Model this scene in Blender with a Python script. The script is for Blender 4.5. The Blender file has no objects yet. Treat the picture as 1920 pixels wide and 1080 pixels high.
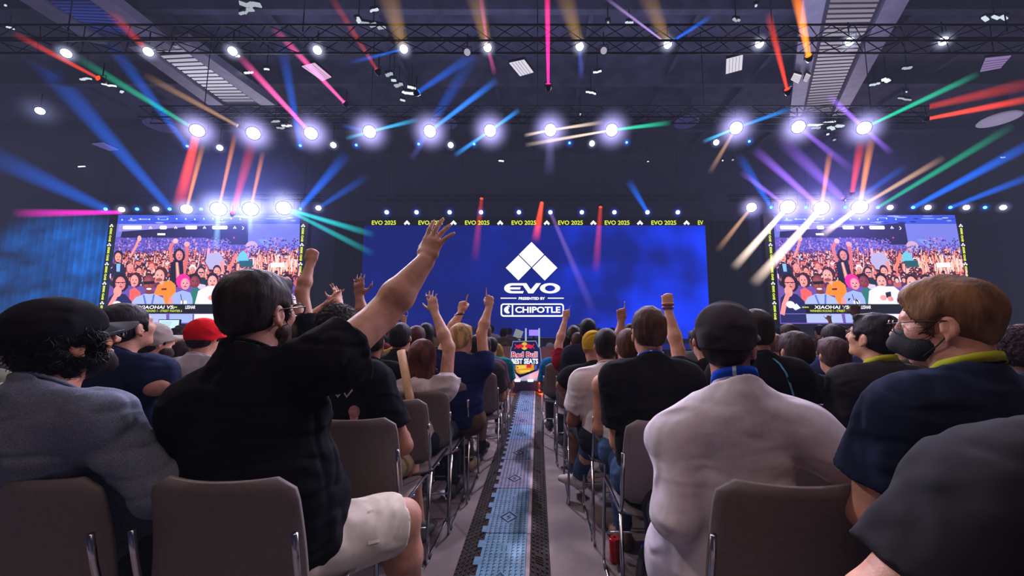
import bpy, bmesh, math, random
import numpy as np
from mathutils import Vector, Matrix
random.seed(7)
scene = bpy.context.scene
COL = scene.collection
F, CX, HC = 690.0, 1008.0, 1.28
TH = math.atan(72.0 / F)
ct, st = math.cos(TH), math.sin(TH)
def V(*a): return np.array(a, float)
def ray(u, v):
    dx, dz = (u - CX) / F, (540 - v) / F
    return V(dx, ct - dz * st, st + dz * ct)
def at(u, v, Y):                 # point of the hall seen at photo pixel (u,v), Y metres ahead
    r = ray(u, v); t = Y / r[1]
    return V(r[0] * t, Y, HC + r[2] * t)
def atz(u, v, z):
    r = ray(u, v); t = (z - HC) / r[2]
    return V(r[0] * t, r[1] * t, z)
def nz(a):
    a = np.asarray(a, float); n = np.linalg.norm(a)
    return a / n if n > 1e-9 else a

# ---------------------------------------------------------------- materials
def lin(c):
    return tuple((x / 12.92 if x <= .04045 else ((x + .055) / 1.055) ** 2.4) for x in (v / 255 for v in c))
MC = {}
def newmat(name):
    m = bpy.data.materials.new(name); m.use_nodes = True
    nt = m.node_tree
    return m, nt, nt.nodes['Principled BSDF']
def mat(name, rgb, rough=.7, metal=0., noise=.25, nscale=40., bump=.15, bscale=200., spec=.5, emit=0., sub=0., sheen=0., stretch=None, folds=0.):
    key = (name, rgb, rough, metal, noise, nscale, bump, bscale, emit)
    if key in MC: return MC[key]
    m, nt, b = newmat(name); N, L = nt.nodes, nt.links
    c = lin(rgb)
    b.inputs['Roughness'].default_value = rough; b.inputs['Metallic'].default_value = metal
    b.inputs['Specular IOR Level'].default_value = spec
    b.inputs['Base Color'].default_value = (*c, 1)
    tc = N.new('ShaderNodeTexCoord'); src = tc.outputs['Object']
    if stretch:
        mp = N.new('ShaderNodeMapping'); mp.inputs['Scale'].default_value = stretch
        L.new(src, mp.inputs['Vector']); src = mp.outputs['Vector']
    if noise:
        t = N.new('ShaderNodeTexNoise'); t.inputs['Scale'].default_value = nscale; t.inputs['Detail'].default_value = 3
        r = N.new('ShaderNodeValToRGB')
        lo = tuple(x * (1 - noise) for x in c); hi = tuple(min(1, x * (1 + noise)) for x in c)
        r.color_ramp.elements[0].color = (*lo, 1); r.color_ramp.elements[1].color = (*hi, 1)
        r.color_ramp.elements[0].position = .3; r.color_ramp.elements[1].position = .7
        L.new(src, t.inputs['Vector']); L.new(t.outputs['Fac'], r.inputs['Fac']); L.new(r.outputs['Color'], b.inputs['Base Color'])
    if bump:
        t2 = N.new('ShaderNodeTexNoise'); t2.inputs['Scale'].default_value = bscale; t2.inputs['Detail'].default_value = 2
        bp = N.new('ShaderNodeBump'); bp.inputs['Strength'].default_value = bump; bp.inputs['Distance'].default_value = .01
        L.new(src, t2.inputs['Vector']); L.new(t2.outputs['Fac'], bp.inputs['Height']); L.new(bp.outputs['Normal'], b.inputs['Normal'])
        if folds:      # creases of worn cloth
            prev = None
            for sc, ax, dist in ((9.,(1,1,.35),.030),(14.,(.4,.8,1.1),.022)):
                mp = N.new('ShaderNodeMapping'); mp.inputs['Scale'].default_value = ax; mp.inputs['Rotation'].default_value = (.3,.5,.2)
                q = N.new('ShaderNodeTexNoise'); q.noise_type = 'RIDGED_MULTIFRACTAL'; q.inputs['Scale'].default_value = sc; q.inputs['Detail'].default_value = 1.; q.inputs['Distortion'].default_value = .35; q.normalize = True
                b2 = N.new('ShaderNodeBump'); b2.inputs['Strength'].default_value = folds; b2.inputs['Distance'].default_value = dist
                L.new(tc.outputs['Object'], mp.inputs['Vector']); L.new(mp.outputs['Vector'], q.inputs['Vector']); L.new(q.outputs['Fac'], b2.inputs['Height'])
                if prev: L.new(prev.outputs['Normal'], b2.inputs['Normal'])
                prev = b2
            L.new(prev.outputs['Normal'], bp.inputs['Normal'])
    if emit:
        b.inputs['Emission Color'].default_value = (*c, 1); b.inputs['Emission Strength'].default_value = emit
    if sub:
        b.inputs['Subsurface Weight'].default_value = sub; b.inputs['Subsurface Radius'].default_value = (.012, .005, .003)
        b.inputs['Subsurface Scale'].default_value = .6
    if sheen: b.inputs['Sheen Weight'].default_value = sheen
    MC[key] = m
    return m
def emis(name, rgb, s=1.):
    key = ('E', name, rgb, s)
    if key in MC: return MC[key]
    m, nt, b = newmat(name); nt.nodes.remove(b)
    e = nt.nodes.new('ShaderNodeEmission'); e.inputs[0].default_value = (*lin(rgb), 1); e.inputs[1].default_value = s
    nt.links.new(e.outputs[0], nt.nodes['Material Output'].inputs[0])
    MC[key] = m
    return m
def fab(rgb, kind='cotton'):
    if kind == 'denim': return mat('denim', rgb, .9, 0, .3, 300, .3, 900, .1, folds=.8)
    return mat('cotton_cloth', rgb, .95, 0, .05, 60, .12, 1300, .08, folds=.8)
def skin(rgb): return mat('skin', rgb, .52, 0, .16, 28, .12, 260, .45, sub=.12)
def hairm(rgb): return mat('hair', rgb, .6, 0, .55, 34, .4, 60, .16, stretch=(1, 1, .25))

# ---------------------------------------------------------------- objects
def mesh_obj(name, vs, fs, m=None, parent=None, smooth=True, mats=None, mi=None):
    me = bpy.data.meshes.new(name)
    vs = np.asarray(vs, float)
    me.from_pydata(vs.tolist(), [], fs if isinstance(fs, list) else fs.tolist())
    if smooth: me.polygons.foreach_set('use_smooth', [True] * len(me.polygons))
    if mats:
        for x in mats: me.materials.append(x)
        if mi is not None: me.polygons.foreach_set('material_index', mi)
    elif m: me.materials.append(m)
    me.update()
    o = bpy.data.objects.new(name, me); COL.objects.link(o)
    if parent: o.parent = parent
    return o
def tag(o, label, cat, group=None, kind=None):
    if label: o['label'] = label
    if cat: o['category'] = cat
    if group: o['group'] = group
    if kind: o['kind'] = kind
    return o
def thing(name, label, cat, loc=(0, 0, 0), rz=0., group=None):
    o = bpy.data.objects.new(name, None); COL.objects.link(o)
    o.location = tuple(loc); o.rotation_euler = (0, 0, rz); o.empty_display_size = .1
    return tag(o, label, cat, group)
def dup(o, loc=None, rz=None, label=None, group=None, parent=None):
    c = o.copy(); COL.objects.link(c)
    if parent is not None: c.parent = parent
    if loc is not None: c.location = tuple(loc)
    if rz is not None: c.rotation_euler = (0, 0, rz)
    if label: c['label'] = label
    if group: c['group'] = group
    for ch in list(o.children): dup(ch, parent=c)
    return c
class MB:
    """collects simple shapes for ONE mesh"""
    def __init__(s): s.v = []; s.f = []
    def add(s, vs, fs):
        b = len(s.v); s.v += [tuple(map(float, p)) for p in vs]; s.f += [[i + b for i in f] for f in fs]; return s
    def box(s, c, d, R=None, taper=1.):
        c = np.asarray(c, float); h = np.asarray(d, float) / 2; vs = []
        for x, y, z in ((-1,-1,-1),(1,-1,-1),(1,1,-1),(-1,1,-1),(-1,-1,1),(1,-1,1),(1,1,1),(-1,1,1)):
            k = taper if z > 0 else 1.
            p = V(x * h[0] * k, y * h[1] * k, z * h[2])
            vs.append(c + (R @ p if R is not None else p))
        return s.add(vs, [[0,3,2,1],[4,5,6,7],[0,1,5,4],[1,2,6,5],[2,3,7,6],[3,0,4,7]])
    def tube(s, pts, r, n=8, closed=False, r2=None):
        pts = [np.asarray(p, float) for p in pts]; m = len(pts)
        rs = r if isinstance(r, (list, tuple)) else [r] * m
        vs = []; fs = []; up = V(0.13, .2, 1.)
        prev = None
        for i, p in enumerate(pts):
            a = pts[i - 1] if (i > 0 or closed) else p
            b = pts[(i + 1) % m] if (i < m - 1 or closed) else p
            t = nz(b - a)
            if prev is None:
                x = np.cross(up, t)
                if np.linalg.norm(x) < .05: x = np.cross(V(1, 0, 0), t)
            else: x = prev - t * np.dot(prev, t)
            x = nz(x); prev = x; y = np.cross(t, x)
            for k in range(n):
                q = 2 * math.pi * k / n
                vs.append(p + x * math.cos(q) * rs[i] + y * math.sin(q) * (rs[i] if r2 is None else r2))
        for i in range(m if closed else m - 1):
            j = (i + 1) % m
            for k in range(n): fs.append([i*n+k, i*n+(k+1)%n, j*n+(k+1)%n, j*n+k])
        if not closed: fs += [list(range(n))[::-1], [(m-1)*n+k for k in range(n)]]
        return s.add(vs, fs)
    def lathe(s, prof, n=16, c=(0,0,0), R=None):
        vs = []; fs = []
        for r, z in prof:
            for k in range(n):
                q = 2*math.pi*k/n; p = V(r*math.cos(q), r*math.sin(q), z)
                vs.append(np.asarray(c, float) + (R @ p if R is not None else p))
        for i in range(len(prof)-1):
            for k in range(n): fs.append([i*n+k, i*n+(k+1)%n, (i+1)*n+(k+1)%n, (i+1)*n+k])
        fs += [list(range(n))[::-1], [(len(prof)-1)*n+k for k in range(n)]]
        return s.add(vs, fs)
    def poly(s, pts, d=None):
        """flat polygon, extruded by vector d if given"""
        n = len(pts)
        if d is None: return s.add(pts, [list(range(n))])
        d = np.asarray(d, float); q = [np.asarray(p, float) for p in pts]
        return s.add(q + [p + d for p in q], [list(range(n))[::-1], [n+i for i in range(n)]] + [[i,(i+1)%n,n+(i+1)%n,n+i] for i in range(n)])
    def obj(s, name, m, parent=None, smooth=False): return mesh_obj(name, s.v, s.f, m, parent, smooth)
def rotz(a): c, s = math.cos(a), math.sin(a); return np.array([[c,-s,0],[s,c,0],[0,0,1.]])
def rotx(a): c, s = math.cos(a), math.sin(a); return np.array([[1,0,0],[0,c,-s],[0,s,c]])
def roty(a): c, s = math.cos(a), math.sin(a); return np.array([[c,0,s],[0,1,0],[-s,0,c]])
def aim(d):
    """rotation whose z axis points along d"""
    z = nz(d); x = np.cross(V(0, 0, 1), z)
    if np.linalg.norm(x) < 1e-3: x = V(1, 0, 0)
    x = nz(x); return np.stack([x, np.cross(z, x), z], 1)

# ---------------------------------------------------------------- organic surfaces: smooth unions sampled on a grid
def fnoise(X, Y, Z, seed, freq, n=6):
    rg = np.random.RandomState(seed); d = 0
    w = np.sin(X*freq*.37+rg.rand()*6) + np.sin(Y*freq*.41+rg.rand()*6) + np.sin(Z*freq*.33+rg.rand()*6)
    for i in range(n):
        k = rg.normal(size=3); k = k/np.linalg.norm(k)*freq*(.6+.9*rg.rand())
        d = d + np.sin(X*k[0]+Y*k[1]+Z*k[2]+rg.rand()*6.28+w*.8)
    return d / n
class Sdf:
    def __init__(s): s.ops = []; s.disp = []
    def cone(s, a, b, ra, rb, side=None, k=.02, flat=False, sub=False):
        a = np.asarray(a, float); b = np.asarray(b, float)
        ra = ra if isinstance(ra, tuple) else (ra, ra); rb = rb if isinstance(rb, tuple) else (rb, rb)
        ax = b - a; Ln = np.linalg.norm(ax); z = ax / max(Ln, 1e-6)
        x = np.asarray(side, float) if side is not None else (V(1,0,0) if abs(z[0]) < .8 else V(0,1,0))
        x = x - z*np.dot(x, z)
        if np.linalg.norm(x) < .05: x = V(0,1,0)-z*z[1] if abs(z[1]) < .9 else V(0,0,1)-z*z[2]
        x = nz(x); y = np.cross(z, x)
        def fn(X, Y, Z):
            X = X-a[0]; Y = Y-a[1]; Z = Z-a[2]
            w = X*z[0]+Y*z[1]+Z*z[2]; t = np.clip(w/max(Ln,1e-6), 0, 1)
            u = X*x[0]+Y*x[1]+Z*x[2]; v = X*y[0]+Y*y[1]+Z*y[2]
            rx = ra[0]+(rb[0]-ra[0])*t; ry = ra[1]+(rb[1]-ra[1])*t
            e = np.maximum(np.maximum(-w, w-Ln), 0); rm = np.minimum(rx, ry)
            if flat: return np.maximum((np.sqrt((u/rx)**2+(v/ry)**2)-1)*rm, np.maximum(-w, w-Ln))
            return (np.sqrt((u/rx)**2+(v/ry)**2+(e/rm)**2)-1)*rm
        m = max(*ra, *rb)
        s.ops.append(('sub' if sub else 'add', fn, np.minimum(a,b)-m, np.maximum(a,b)+m, k)); return s
    def ell(s, c, r, R=None, k=.02, sub=False):
        c = np.asarray(c, float); r = np.asarray(r if not np.isscalar(r) else (r,r,r), float)
        def fn(X, Y, Z):
            X = X-c[0]; Y = Y-c[1]; Z = Z-c[2]
            if R is not None: X, Y, Z = (X*R[0,i]+Y*R[1,i]+Z*R[2,i] for i in range(3))
            k0 = np.sqrt((X/r[0])**2+(Y/r[1])**2+(Z/r[2])**2); k1 = np.sqrt((X/r[0]**2)**2+(Y/r[1]**2)**2+(Z/r[2]**2)**2)+1e-6
            return k0*(k0-1)/k1
        m = r.max() if R is not None else r
        s.ops.append(('sub' if sub else 'add', fn, c-m, c+m, k)); return s
    def cut(s, p, n, k=.004, rad=None):
        """remove everything on the n side of the plane through p (inside rad of p only, if given)"""
        p = np.asarray(p, float); n = nz(n)
        fn = lambda X, Y, Z: (X-p[0])*n[0]+(Y-p[1])*n[1]+(Z-p[2])*n[2]
        lo, hi = (p-rad, p+rad) if rad else (V(-1e3,-1e3,-1e3), V(1e3,1e3,1e3))
        s.ops.append(('cut', fn, lo, hi, k)); return s
    def wrinkle(s, amp, freq, seed=0, stretch=(1,1,1), ridge=False): s.disp.append((amp, freq, seed, stretch, ridge)); return s
    def mesh(s, h, relax=1):
        adds = [o for o in s.ops if o[0] == 'add']
        lo = np.min([o[2] for o in adds], 0)-4*h-.012; hi = np.max([o[3] for o in adds], 0)+4*h+.012
        n = np.ceil((hi-lo)/h).astype(int)+1
        D = np.full(tuple(n), .2, np.float32)
        ax = [(lo[i]+h*np.arange(n[i])).astype(np.float32) for i in range(3)]
        for kind, fn, a, b, k in s.ops:
            pad = k+4*h if kind != 'cut' else 0
            i0 = np.clip(np.floor((a-pad-lo)/h).astype(int), 0, n-1); i1 = np.clip(np.ceil((b+pad-lo)/h).astype(int)+1, 1, n)
            if (i1 <= i0).any(): continue
            sl = tuple(slice(i0[i], i1[i]) for i in range(3))
            X = ax[0][sl[0]][:,None,None]; Y = ax[1][sl[1]][None,:,None]; Z = ax[2][sl[2]][None,None,:]
            d = fn(X, Y, Z).astype(np.float32); o = D[sl]
            if kind == 'add':
                q = np.clip(.5+.5*(o-d)/k, 0, 1); D[sl] = o*(1-q)+d*q-k*q*(1-q)
            else:
                if kind == 'sub': d = -d
                q = np.clip(.5-.5*(o-d)/k, 0, 1); D[sl] = o*(1-q)+d*q+k*q*(1-q)
        if s.disp:
            idx = np.nonzero(np.abs(D) < .035)
            P = [ax[i][idx[i]] for i in range(3)]; e = 0
            for amp, fr, seed, sc, ridge in s.disp:
                nn = fnoise(P[0]*sc[0], P[1]*sc[1], P[2]*sc[2], seed, fr)
                e = e + amp*(np.clip(1-3.6*np.abs(nn),0,1)**1.3 if ridge else nn)
            D[idx] += e.astype(np.float32)
        D[0]=D[-1]=.1; D[:,0]=D[:,-1]=.1; D[:,:,0]=D[:,:,-1]=.1
        S = D < 0
        cnt = np.zeros(tuple(n-1), np.int8)
        for dx in (0,1):
            for dy in (0,1):
                for dz in (0,1): cnt += S[dx:n[0]-1+dx, dy:n[1]-1+dy, dz:n[2]-1+dz]
        act = (cnt > 0) & (cnt < 8); ci = np.array(np.nonzero(act)).T
        ids = np.full(act.shape, -1, np.int64); ids[act] = np.arange(len(ci))
        acc = np.zeros((len(ci), 3)); num = np.zeros(len(ci))
        for axn in range(3):
            o1, o2 = [i for i in range(3) if i != axn]
            for p in (0,1):
                for q in (0,1):
                    A = ci.copy(); A[:,o1] += p; A[:,o2] += q; B = A.copy(); B[:,axn] += 1
                    da = D[A[:,0],A[:,1],A[:,2]]; db = D[B[:,0],B[:,1],B[:,2]]
                    x = (da < 0) != (db < 0)
                    t = np.where(x, da/np.where(x, da-db, 1), 0)
                    pt = A.astype(float); pt[:,axn] += t
                    acc[x] += pt[x]; num[x] += 1
        vs = lo + h*acc/num[:,None]
        fs = []
        for axn in range(3):
            o1, o2 = [(1,2),(2,0),(0,1)][axn]
            sa = [slice(1,-1)]*3; sa[axn] = slice(0,-1); sb = list(sa); sb[axn] = slice(1,None)
            a = S[tuple(sa)]; b = S[tuple(sb)]
            for flip, msk in ((False, a & ~b), (True, ~a & b)):
                e = np.array(np.nonzero(msk)).T
                if not len(e): continue
                off = np.ones(3, int); off[axn] = 0; e = e+off
                def cell(d1, d2):
                    c = e.copy(); c[:,o1] -= d1; c[:,o2] -= d2; return ids[c[:,0],c[:,1],c[:,2]]
                q = np.stack([cell(1,1), cell(0,1), cell(0,0), cell(1,0)], 1)
                fs.append(q[:, ::-1] if flip else q)
        fs = np.concatenate(fs)
        for _ in range(relax):
            e = np.concatenate([fs[:,[0,1]], fs[:,[1,2]], fs[:,[2,3]], fs[:,[3,0]]])
            sm = np.zeros_like(vs); c = np.zeros(len(vs))
            for i in range(3): sm[:,i] = np.bincount(e[:,0], vs[e[:,1],i], len(vs)) + np.bincount(e[:,1], vs[e[:,0],i], len(vs))
            c = np.bincount(e[:,0], minlength=len(vs))+np.bincount(e[:,1], minlength=len(vs))
            vs = vs*.5+.5*sm/np.maximum(c,1)[:,None]
        return vs, fs
    def obj(s, name, h, m, parent=None, loc=None, relax=1):
        vs, fs = s.mesh(h, relax)
        if loc is not None: vs = vs-np.asarray(loc)
        return mesh_obj(name, vs, fs, m, parent)
# ---------------------------------------------------------------- people
CURL = dict(open=[(8,8,6)]*4, wave=[(6,10,8),(4,10,8),(8,12,8),(10,10,8)], fist=[(78,98,70)]*4, point=[(4,6,4),(80,98,70),(82,98,70),(82,98,70)],
            relaxed=[(22,28,18),(26,32,20),(30,36,22),(32,36,24)], rock=[(4,6,4),(80,98,70),(82,98,70),(6,8,6)])
SPLAY = dict(open=(9,2,-6,-16), wave=(7,-3,-14,-27), fist=(2,0,-2,-4), point=(3,0,-2,-4), relaxed=(4,1,-3,-7), rock=(5,0,-2,-12))
def add_hand(S, wr, d, n, side, pose, hs=1., fine=True):
    d = nz(d); n = nz(np.asarray(n, float)-d*np.dot(n, d)); t = np.cross(d, n)*(1 if side == 'R' else -1)
    P = lambda a, b, c: wr + (d*a + t*b + n*c)*hs
    S.cone(P(-.01,0,0), P(.03,0,0), (.029*hs,.021*hs), (.036*hs,.017*hs), t, .012)
    S.cone(P(.03,.002,0), P(.078,0,0), (.037*hs,.016*hs), (.041*hs,.0135*hs), t, .012)
    S.ell(P(.03,.022,.008), (.019*hs,.019*hs,.019*hs), None, .014)
    rot = lambda a, b, q: a*math.cos(q)+b*math.sin(q)
    for i, (off, ko, ln, r) in enumerate(((.029,.086,.076,.0092),(.0095,.091,.084,.0094),(-.0105,.086,.078,.009),(-.0295,.076,.062,.0082))):
        fd = rot(d, t, math.radians(SPLAY[pose][i])); p = P(ko, off, 0); q = 0
        S.cone(P(ko*.55, off*.75, 0), p, r*1.0*hs, r*1.12*hs, None, .008)
        for j, fr in enumerate((.44,.31,.25)):
            q += math.radians(CURL[pose][i][j]); e = p + rot(fd, n, q)*ln*fr*hs
            S.cone(p, e, r*(1.06-.09*j)*hs, r*(.98-.1*j)*hs, None, .003); p = e
    b = P(.022,.026,.006)
    if pose in ('fist', 'point', 'rock'): d1, d2, d3 = d*.8+t*.25+n*.5, d*.55-t*.35+n*.6, -t*.8+d*.35+n*.1
    elif pose == 'wave': d1, d2, d3 = d*.62+t*.5+n*.35, d*.9+t*.12+n*.35, d*.97-t*.12+n*.1
    else: d1, d2, d3 = d*.55+t*.7+n*.3, d*.78+t*.5+n*.25, d*.9+t*.3+n*.15
    for v, l, r1, r2 in ((d1,.044,.014,.0115),(d2,.034,.0115,.0105),(d3,.027,.0105,.0078)):
        e = b + nz(v)*l*hs; S.cone(b, e, r1*hs, r2*hs, None, .005); b = e

class Frame:
    def __init__(s, c, yaw=0, pitch=0, roll=0, hs=1.):
        s.c = np.asarray(c, float); s.hs = hs
        s.R = rotz(-math.radians(yaw)) @ rotx(math.radians(pitch)) @ roty(math.radians(roll))
    def p(s, x, y, z): return s.c + s.R @ (V(x, y, z)*s.hs)
    def d(s, x, y, z): return s.R @ V(x, y, z)
    def r(s, *a): return tuple(v*s.hs for v in a)
    def ell(s, S, c, r, k=.02, sub=False): S.ell(s.p(*c), s.r(*r), s.R, k*s.hs, sub)
    def cone(s, S, a, b, ra, rb, k=.02, side=None, **kw):
        f = lambda q: tuple(v*s.hs for v in q) if isinstance(q, tuple) else q*s.hs
        S.cone(s.p(*a), s.p(*b), f(ra), f(rb), s.d(*(side or (1,0,0))), k*s.hs, **kw)

def head_ops(S, H, fine, infl=0.):
    H.ell(S, (0,-.017,.034), (.075+infl,.097+infl,.082+infl), .02)
    H.ell(S, (0,.022,-.03), (.062+infl,.066+infl,.085+infl), .03)
    H.ell(S, (0,.034,-.078), (.052+infl,.052+infl,.036+infl), .025)
    if not fine:
        H.ell(S, (0,.098,-.018), (.013,.018,.022), .012)
        for x in (-1, 1): H.ell(S, (x*.076,-.008,-.01), (.011,.019,.031), .006)
        return
    H.ell(S, (0,.077,-.1), (.024,.017,.017), .018)
    H.ell(S, (0,.073,.026), (.052,.018,.014), .018)
    H.cone(S, (0,.088,.016), (0,.112,-.022), .0075, .0125, .010)
    H.ell(S, (0,.112,-.026), (.012,.010,.010), .006)
    for x in (-1, 1):
        H.ell(S, (x*.012,.1,-.028), (.0085,.010,.0085), .006)
        H.ell(S, (x*.042,.058,-.022), (.022,.024,.022), .025)
        H.ell(S, (x*.031,.094,.004), (.018,.013,.011), .012, True)
        H.ell(S, (x*.031,.073,.003), (.0135,.0135,.0125), .004)
        # ear: rim, hollow, lobe
        H.ell(S, (x*.079,-.012,-.014), (.010,.020,.032), .006)
        H.ell(S, (x*.089,-.008,-.011), (.0085,.0125,.022), .004, True)
        H.ell(S, (x*.083,.001,-.020), (.006,.006,.008), .004)
        H.ell(S, (x*.077,-.004,-.045), (.007,.009,.010), .006)
    H.ell(S, (0,.090,-.056), (.023,.0095,.0065), .005)
    H.ell(S, (0,.088,-.068), (.020,.0095,.0075), .005)

def hair_mesh(H, style, seed, fine):
    S = Sdf(); k = .012
    t = dict(short=.009, crop=.005, side=.010, curly=.020, shag=.02, mop=.008, long=.014, buzz=.004).get(style, .01)
    H.ell(S, (0,-.019,.037), (.076+t,.098+t,.083+t*1.2), k)
    if style in ('short', 'side', 'crop', 'buzz', 'curly', 'shag'):
        H.ell(S, (0,-.045,-.02), ((.064,.056,.060) if style == 'side' else (.068+t*.55,.064+t*.55,.062)), .03)
        for x in (-1, 1): H.cone(S, (x*.068,.02,.02), (x*.07,.022,-.025), (.011,.02), (.008,.012), .012, (1,0,0))
    if style == 'side':
        H.cone(S, (-.04,.052,.088), (.045,.050,.090), .018, .018, .03)
        H.cone(S, (.0,-.02,.108), (.0,.04,.102), .024, .022, .03)
    if style == 'mop':
        H.ell(S, (0,-.035,-.03), (.084,.078,.112), .03)
        for x in (-1, 1): H.cone(S, (x*.075,.02,.02), (x*.078,.015,-.06), (.022,.032), (.022,.035), .02, (1,0,0))
    if style == 'short': H.cone(S, (-.035,.056,.090), (.035,.056,.090), .017, .017, .03)
    if style == 'long':
        H.cone(S, (0,-.045,0), (0,-.075,-.19), (.084,.06), (.088,.04), .03)
        for x in (-1, 1): H.cone(S, (x*.072,0,.02), (x*.078,-.02,-.16), (.016,.04), (.018,.035), .02)
    if style == 'shag':
        H.cone(S, (0,-.05,-.01), (0,-.07,-.10), (.088,.05), (.075,.035), .03)
    # face opening, hairline, ears
    H.ell(S, (0,.085,-.04), (.071,.072,.112), .01, True)
    if style in ('short', 'crop', 'buzz', 'side'):
        for x in (-1, 1): H.ell(S, (x*.088,.0,-.022), (.03,.026,.043), .008, True)
        S.cut(H.p(0,-.09,-.072), H.d(0,.15,-1), .006)
    elif style in ('curly','mop'):
        if style == 'mop':
            for x in (-1, 1): H.ell(S, (x*.09,.012,-.03), (.02,.02,.03), .008, True)
        S.cut(H.p(0,-.08,-.135), H.d(0,.2,-1), .01) if style == 'mop' else S.cut(H.p(0,-.08,-.085), H.d(0,.2,-1), .01)
    elif style == 'shag': S.cut(H.p(0,0,-.12), H.d(0,0,-1), .01)
    amp = dict(mop=.011, short=.0035, crop=.0016, buzz=.001, side=.004, curly=.010, shag=.009, long=.005).get(style, .003)
    fr = dict(mop=120, curly=190, shag=120, short=130, side=110, long=90).get(style, 200)
    S.wrinkle(amp, fr, seed, (1, 1, .45) if style in ('long', 'shag') else (1, .5, .6) if style == 'side' else (1,1,1), style in ('curly','mop'))
    if style in ('curly', 'shag', 'long', 'short', 'side'): S.wrinkle(amp*.9, 45, seed+9)
    return S

def strands(vs, fs, H, style, n, seed):
    """fine tapering locks lying along the hair surface"""
    rg = np.random.RandomState(seed); a, b, c, d = (vs[fs[:,i]] for i in range(4)); nr = np.cross(c-a, d-b); ar = np.linalg.norm(nr, axis=1)
    i = rg.choice(len(fs), n, p=ar/ar.sum()); u = rg.rand(n,1); w = rg.rand(n,1)
    p = (a[i]*(1-u)+b[i]*u)*(1-w)+(d[i]*(1-u)+c[i]*u)*w; nn = nr[i]/np.maximum(ar[i],1e-12)[:,None]
    L = dict(short=.024, crop=.009, buzz=.006, side=.036, curly=.026, shag=.05, mop=.034, long=.07).get(style,.02)*H.hs*(.6+.8*rg.rand(n,1))
    loc = (p-H.c) @ H.R
    fl = loc-V(0,-.045,.12)*H.hs
    if style == 'side': fl = np.where(loc[:,2:3] > .075*H.hs, V(-.5,.6,-.1)+.0*fl, fl+V(0,-.03,-.1)*H.hs)
    if style == 'long': fl = V(0,-.15,-1.)+.6*fl/np.linalg.norm(fl,axis=1)[:,None]
    fl = fl @ H.R.T; fl = fl/np.linalg.norm(fl,axis=1)[:,None]+rg.normal(size=(n,3))*dict(curly=1.2, shag=.7, mop=1.1, short=.32, crop=.3, side=.16, long=.10).get(style,.3)
    t = fl-nn*(fl*nn).sum(1)[:,None]; t /= np.linalg.norm(t,axis=1)[:,None]+1e-9
    K = 5; pos = p-nn*.0015; dr = t+nn*dict(curly=.8, mop=.7, shag=.5, short=.42, crop=.35, side=.22, long=.12).get(style,.3); wd = dict(crop=.0008,curly=.0013,mop=.0016,shag=.0016,long=.0018,side=.0015).get(style,.0012)*H.hs
    rings = []; cu = dict(curly=.9, mop=.8, shag=.45).get(style,.16); sd = np.cross(t, nn)
    for k in range(K+1):
        f = 1-(k/K)**2*.92; rings += [pos+sd*wd*f, pos-sd*wd*f]
        dr = dr-nn*(.30 if style not in ('curly','mop') else .42)+sd*cu*np.sin(k*1.5+i[:,None]); dr = dr/np.linalg.norm(dr,axis=1)[:,None]; pos = pos+dr*L/K
    V_ = np.stack(rings,1).reshape(-1,3); b0 = np.arange(n)[:,None]*(2*(K+1)); F_ = np.concatenate([b0+np.array([[2*k,2*k+1,2*k+3,2*k+2]]) for k in range(K)])
    return V_, F_
CHAIRS = []
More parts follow.
